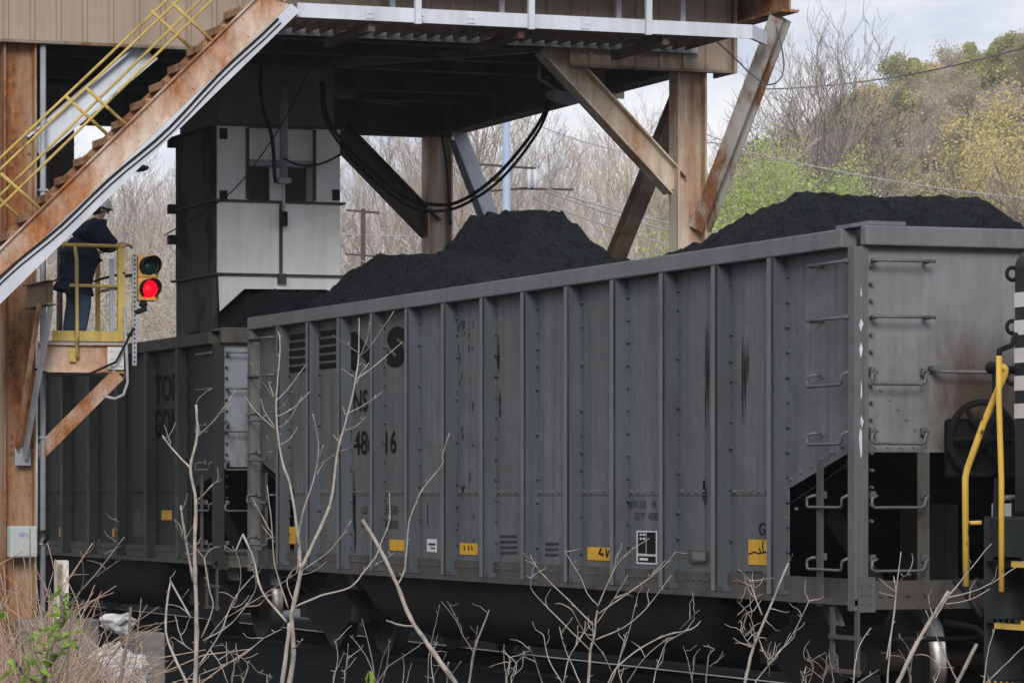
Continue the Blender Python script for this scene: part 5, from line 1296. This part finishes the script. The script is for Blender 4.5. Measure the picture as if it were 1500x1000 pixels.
sapling('bare_sapling', 'thin forked sapling right of the leaning sapling', 21, [
    (5.5, 3, [(687, 1000), (694, 955), (706, 920), (717, 893)]), (2.5, 1.5, [(694, 955), (678, 930), (668, 908), (646, 880)]), (2, 1.5, [(694, 955), (697, 935), (700, 916)]), (2, 1.5, [(672, 912), (655, 880)]), (2, 1.3, [(627, 1000), (628, 960), (634, 930), (640, 905), (644, 885)])], 'twig_dark', 1)
sapling('bare_bush', 'wide bare bush with curving branches before the right part of the gondola', 20, [
    (6, 4, [(862, 1000), (865, 952), (870, 935), (872, 914), (875, 894)]), (3, 1.6, [(875, 890), (897, 839), (916, 813), (951, 788)]), (3, 1.6, [(875, 899), (928, 863), (971, 830), (989, 808)]), (3, 1.5, [(873, 936), (914, 918), (947, 890), (983, 842)]),
    (3.2, 1.6, [(869, 914), (832, 878), (789, 834), (777, 812)]), (3.2, 1.5, [(864, 952), (827, 914), (782, 868), (778, 846), (785, 822)]), (2.6, 1.5, [(876, 886), (861, 870), (851, 846), (828, 808)]), (4, 2, [(891, 1000), (909, 971), (962, 935), (1012, 921), (1026, 909)]),
    (2, 1.3, [(996, 921), (1024, 893)]), (3, 1.8, [(918, 1000), (945, 962), (978, 935)]), (2.5, 1.5, [(957, 1000), (964, 971), (978, 934)]), (2.6, 1.8, [(794, 1000), (782, 962), (775, 946)]), (2.8, 1.8, [(824, 1000), (804, 966), (796, 930)]), (3, 1.8, [(850, 1000), (827, 947), (819, 917)]),
    (2.8, 1.6, [(825, 1000), (834, 962), (854, 928), (858, 909)]), (2.5, 1.5, [(911, 1000), (906, 974), (918, 926)]), (2.5, 1.5, [(896, 983), (880, 952), (856, 926), (839, 894)]), (2, 1.2, [(895, 1000), (920, 930), (932, 880), (934, 870)]), (2, 1.2, [(872, 915), (900, 875), (920, 842)])], fine=2)
sapling('bare_sapling', 'pruned sapling hung with curly fine twigs left of the car corner ladder', 19, [
    (8, 4, [(1091, 1000), (1104, 947), (1127, 891), (1155, 824)]), (4, 3, [(1116, 900), (1104, 868), (1097, 847)]), (3.4, 1.5, [(1107, 997), (1130, 968), (1160, 930), (1185, 880)]), (2.5, 1.5, [(1106, 945), (1100, 905), (1080, 880)]), (2.2, 1.3, [(1104, 950), (1092, 935), (1086, 925)]), (2.2, 1.3, [(1110, 930), (1122, 960), (1132, 968)])], fine=8)
sapling('bare_sapling', 'slim upright sapling before the corner ladder of the gondola', 18, [(4.5, 2, [(1300, 1000), (1303, 956), (1309, 897), (1320, 808)]), (3, 2, [(1299, 965), (1312, 880), (1309, 843)]), (2, 1.4, [(1318, 850), (1326, 843), (1334, 841)])], fine=1)
sapling('bare_sapling', 'thick pale cut sapling leaning right before the shiny wheel', 17, [(10, 7, [(1315, 1000), (1342, 944), (1368, 900), (1390, 865)]), (4, 1.8, [(1370, 905), (1388, 875), (1412, 845), (1440, 810), (1453, 795)]), (3, 1.8, [(1388, 875), (1435, 862), (1471, 842), (1500, 821)]), (3, 1.8, [(1386, 884), (1420, 878), (1450, 862)]), (3, 2, [(1366, 900), (1362, 885), (1360, 872)])], fine=1)
sapling('bare_sapling', 'pale V-shaped cut sapling below the yellow loco handrails', 17.5, [(9, 7, [(1402, 1000), (1431, 943)]), (3.5, 2.5, [(1402, 996), (1377, 944), (1356, 894)])], fine=0)
sapling('bare_sapling', 'short wavy shoot before the sill step of the gondola', 18, [(3.2, 2, [(1250, 1000), (1253, 970), (1259, 945), (1276, 919)]), (2.5, 1.6, [(1256, 1000), (1275, 988), (1287, 980)])], fine=0)
sapling('bare_sapling', 'thin shoot in front of the loco step well', 18, [(3.2, 2, [(1441, 1000), (1447, 955), (1457, 921)]), (3.2, 2, [(1444, 1000), (1470, 975), (1500, 946)])], fine=0)
sapling('bare_bush', 'low tangle of curly twigs at the bottom beside the car corner', 19, [(2.5, 1.5, [(1185, 1000), (1192, 975), (1180, 965)]), (2.5, 1.5, [(1205, 1000), (1212, 972)]), (2.2, 1.4, [(1222, 1000), (1219, 978), (1235, 990)])], 'twig_dark', 6)
sapling('bare_bush', 'thin bare shoot in the dark under the gondola end', 21, [(3, 2, [(1034, 1000), (1038, 960), (1046, 950), (1030, 945)]), (2, 1.4, [(1040, 975), (1062, 958)])], 'twig_dark', 1)
sapling('bare_sapling', 'slanting grey-brown branch rising from the dry brush at left', 24, [(5, 3, [(98, 1000), (103, 904), (115, 870), (139, 842), (182, 786)]), (2.6, 1.8, [(118, 866), (123, 842), (118, 808)]), (2.4, 1.8, [(152, 818), (145, 790)]), (2.2, 1.3, [(141, 844), (160, 830), (176, 820)]), (3, 2, [(104, 905), (118, 890), (128, 882)]), (1.8, 1.2, [(170, 800), (173, 770), (170, 758)])], 'twig_dark', 1)
sapling('bare_sapling', 'stout dark cut stump stem by the concrete block', 24, [(8, 6, [(176, 1000), (184, 950), (190, 920), (191, 889)]), (2.4, 1.6, [(186, 955), (200, 940), (218, 932)]), (2, 1.4, [(195, 905), (203, 920)])], 'twig_dark', 0)
sapling('bare_sapling', 'long pale cane arching over the dry brush toward the concrete block', 23, [(4, 2.6, [(213, 1000), (168, 966), (140, 945), (108, 914)]), (3, 2, [(226, 1000), (224, 985), (228, 960)]), (3, 2, [(150, 1000), (140, 950), (120, 935)]), (2.6, 1.8, [(160, 950), (150, 905), (143, 878)]), (2.4, 1.6, [(206, 1000), (208, 960), (206, 940)])], 'straw', 0)
for k in range(16):   # scattered small bare shoots along the foot of the frame
    px = rs.choice((210, 245, 330, 350, 385, 480, 500, 610, 640, 745, 1010, 1150, 1170, 1340, 1375, 1230)) + rs.uniform(-12, 12); h_ = rs.uniform(15, 75)
    sapling('bare_sapling', 'small bare shoot poking up along the bottom of the picture', rs.uniform(19, 25), [(2.4, 1.3, [(px, 1000), (px + rs.uniform(-8, 8), 1000 - h_ * .6), (px + rs.uniform(-22, 22), 1000 - h_)]), (1.8, 1.2, [(px, 990), (px + rs.uniform(-25, 25), 1000 - h_ * .7)])], rs.choice(('twig', 'twig_dark')), 1, 'small shoots along the bottom')
# dry brush
db = MB(); rb = random.Random(12)
for k in range(900):
    px = rb.triangular(-60, 175, 10); D = rb.uniform(25, 34); p = ground_at(px, D)
    top = 1.785 - (rb.uniform(835, 985) + max(0, px - 60) * .55 - HZ) / FPX * D
    hh = max(.15, top - p.z) * rb.uniform(.75, 1.08); d = V((rb.gauss(0, .5), rb.gauss(0, .5), 1)).normalized(); q = p.copy(); P = [q]
    for j in range(6):
        d = (d + V((rb.gauss(0, .22), rb.gauss(0, .22), -.05 * j))).normalized(); q = q + d * hh / 5.0; P.append(q)
    r0 = rb.uniform(.004, .011)
    db.tube(P, [r0 * (1 - .1 * j) for j in range(7)], 4, False)
o = db.build('dry_brush', M['straw'], origin=ground_at(40, 30)); o['kind'] = 'stuff'; tag(o, 'tangle of dry straw-coloured stems filling the lower left corner', 'dry brush')
for k in range(9):
    px = -20 + k * 16 + rb.uniform(-5, 5); y0 = 800 + rb.uniform(-20, 60)
    sapling('dry_cane', 'long pinkish dry cane rising from the brush before the left column', rb.uniform(25, 30), [(3.4, 1.8, [(px + rb.uniform(10, 50), 1000), (px + rb.uniform(0, 25), 930), (px, 880), (px - rb.uniform(5, 30), y0)])], 'straw', 1, 'dry canes before the left column', 'cane')
# leafy shrub
ls = thing('leafy_shrub', 'fresh green leafy shrub at the lower left corner', 'shrub', ground_at(60, 24)); D = 24; k = D / FPX
m = MB(); lf = MB()
stm = [[(62, 1010), (72, 960), (82, 930), (94, 912), (103, 900)], [(66, 990), (50, 960), (45, 920)], [(70, 975), (90, 950), (112, 935)], [(60, 1010), (35, 985), (20, 965)], [(90, 912), (92, 890), (88, 865)]]
tips = []
for s_ in stm:
    P = [atD(x, y, D + rb.uniform(-.1, .1)) for x, y in s_]
    if s_[0][1] > 1000: P = [ground_at(60, D)] + P
    m.tube(P, [.014 * (1 - .12 * i) for i in range(len(P))], 6)
    for i in range(len(P) - 1):
        if P[i].z < .5: continue
        for q in range(6): tips.append(P[i].lerp(P[i + 1], rb.random()))
for (x, y) in ((88, 868), (95, 872), (84, 888), (100, 890), (60, 925), (55, 940), (65, 950), (50, 955), (62, 968), (48, 975), (20, 980), (35, 990), (95, 935), (105, 945), (75, 925), (5, 895), (2, 905), (70, 985), (40, 965), (110, 925), (55, 990)): tips += [atD(x, y, D + rb.uniform(-.2, .2)) for _ in range(2)]
for p in tips:
    u = V((rb.uniform(-1, 1), rb.uniform(-1, 1), rb.uniform(-.5, .6))).normalized(); n = (V((rb.gauss(0, .4), rb.gauss(0, .4), 1))).normalized(); w = u.cross(n).normalized(); n = w.cross(u); L_ = rb.uniform(.035, .075)
    base = p; cs = []
    for t, ww in ((0, .05), (.3, .34), (.6, .30), (.85, .14), (1, 0.01)):
        c = base + u * L_ * 1.6 * t - V((0, 0, L_ * .35 * t * t)); cs.append((c - w * L_ * ww + n * .006, c, c + w * L_ * ww + n * .006))
    for a, b in zip(cs, cs[1:]): lf.face([a[0], a[1], b[1], b[0]], True); lf.face([a[1], a[2], b[2], b[1]], True)
m.build('stem', M['twig_dark'], ls); lf.build('foliage', M['leaf_shrub'], ls)
gl = MB(); c = atD(539, 1000, 20); 
for s in (-1, 1):
    P = [c + V((0, 0, -.25)), c + V((.0, .006 * s, -.05)), c + V((.01, .007 * s, .02)), c + V((.01, .003, .065))]
    for a, b in zip(P, P[1:]): gl.face([a, a + V((.02, .022 * s, 0)), b + V((.02, .012 * s, 0)), b])
gl.tube([(c.x, c.y, gz(c.x, c.y)), c], .006, 5)
tag(gl.build('green_leaf', M['leaf_shrub'], origin=(c.x, c.y, gz(c.x, c.y))), 'single bright green upright leaf at the bottom edge below the gondola belly', 'leaf')
for i, (px, py, D) in enumerate(((449, 968, 36), (476, 965, 35.6), (405, 985, 35), (1125, 992, 29.5))):
    p = ground_at(px, D); p = atD(px, py, D); m = MB().blob(p, .06 + .12 * (i == 3), i, .4, 2, (1.6, 1.3, .5)); m.box((p.x - .05, p.y - .05, gz(p.x, p.y) - .1), (p.x + .05, p.y + .05, p.z)) if False else None
    p2 = ground_at(px, D); dz = p2.z - p.z; 
    o = m.build('stone', M['rock'] if i != 3 else M['concrete'], origin=p); o.location = (p.x, p.y, p2.z + .03); tag(o, ('small pale stone on the coal-black ground left of the sapling foot', 'small pale stone beside the tallest sapling', 'flat pale stone nearest the forked sapling foot', 'grey gravel lump beside the near rail end')[i], 'stone')

# ------------------------------------------------------------------ air
hm = bpy.data.materials.new('haze air'); hm.use_nodes = True; hn_ = hm.node_tree; hn_.nodes.remove(hn_.nodes['Principled BSDF'])
pv = hn_.nodes.new('ShaderNodeVolumePrincipled'); pv.inputs['Color'].default_value = (.86, .90, 1, 1); pv.inputs['Density'].default_value = HAZE
hn_.links.new(pv.outputs[0], hn_.nodes['Material Output'].inputs['Volume'])
hz = MB().box((-680, -325, -4), (190, 505, 130)).build('haze', hm); hz['kind'] = 'stuff'
# ------------------------------------------------------------------ light, sky, camera
SUN_EL = math.radians(23)
sd = V((.92, -.36, 0)).normalized(); tosun = V((sd.x * math.cos(SUN_EL), sd.y * math.cos(SUN_EL), math.sin(SUN_EL)))
sun = bpy.data.lights.new('sun', 'SUN'); sun.energy = 1.9; sun.angle = math.radians(20); sun.color = (1, .95, .88)
so = bpy.data.objects.new('sun', sun); COL.objects.link(so); so.rotation_euler = tosun.to_track_quat('Z', 'Y').to_euler()
w = bpy.data.worlds.new('World'); sc.world = w; w.use_nodes = True; nt = w.node_tree
bg = nt.nodes['Background']; sky = nt.nodes.new('ShaderNodeTexSky'); sky.sky_type = 'NISHITA'; sky.sun_disc = False
sky.sun_elevation = SUN_EL; sky.sun_rotation = math.atan2(tosun.x, tosun.y)
tc = nt.nodes.new('ShaderNodeTexCoord'); mp = nt.nodes.new('ShaderNodeMapping'); mp.inputs['Scale'].default_value = (1, 1, 1.9)
nt.links.new(tc.outputs['Generated'], mp.inputs['Vector'])
cf = noise_fac(nt, mp.outputs['Vector'], 7.0, 9, .58, .30, .60, .3)
cf2 = noise_fac(nt, mp.outputs['Vector'], 17.0, 9, .6, .36, .64, .2)
cloud = mixc(nt, cf2, (4.5, 4.95, 6.0), (7.7, 7.6, 7.8))
fac = nt.nodes.new('ShaderNodeMapRange'); fac.inputs['To Min'].default_value = .72; fac.inputs['To Max'].default_value = 1.0
nt.links.new(cf, fac.inputs['Value'])
nt.links.new(mixc(nt, fac.outputs['Result'], sky.outputs['Color'], cloud), bg.inputs['Color'])
bg.inputs['Strength'].default_value = .1
cd = bpy.data.cameras.new('camera'); co = bpy.data.objects.new('camera', cd); COL.objects.link(co)
co.location = CAM; co.rotation_euler = (-FW).to_track_quat('Z', 'Y').to_euler()
cd.sensor_width = 36; cd.lens = 36 * FPX / 1500; cd.shift_y = (HZ - 500) / 1500; cd.clip_start = .5; cd.clip_end = 5000
sc.camera = co
sc.view_settings.view_transform = 'Standard'; sc.view_settings.look = 'None'; sc.view_settings.exposure = .45; sc.view_settings.gamma = 1
sc.cycles.use_denoising = True; sc.cycles.max_bounces = 6; sc.cycles.diffuse_bounces = 4; sc.cycles.volume_bounces = 0
for k_, v_ in PROTO.items():
    if not v_[1]:
        for c_ in list(v_[0].children): bpy.data.objects.remove(c_)
        bpy.data.objects.remove(v_[0])
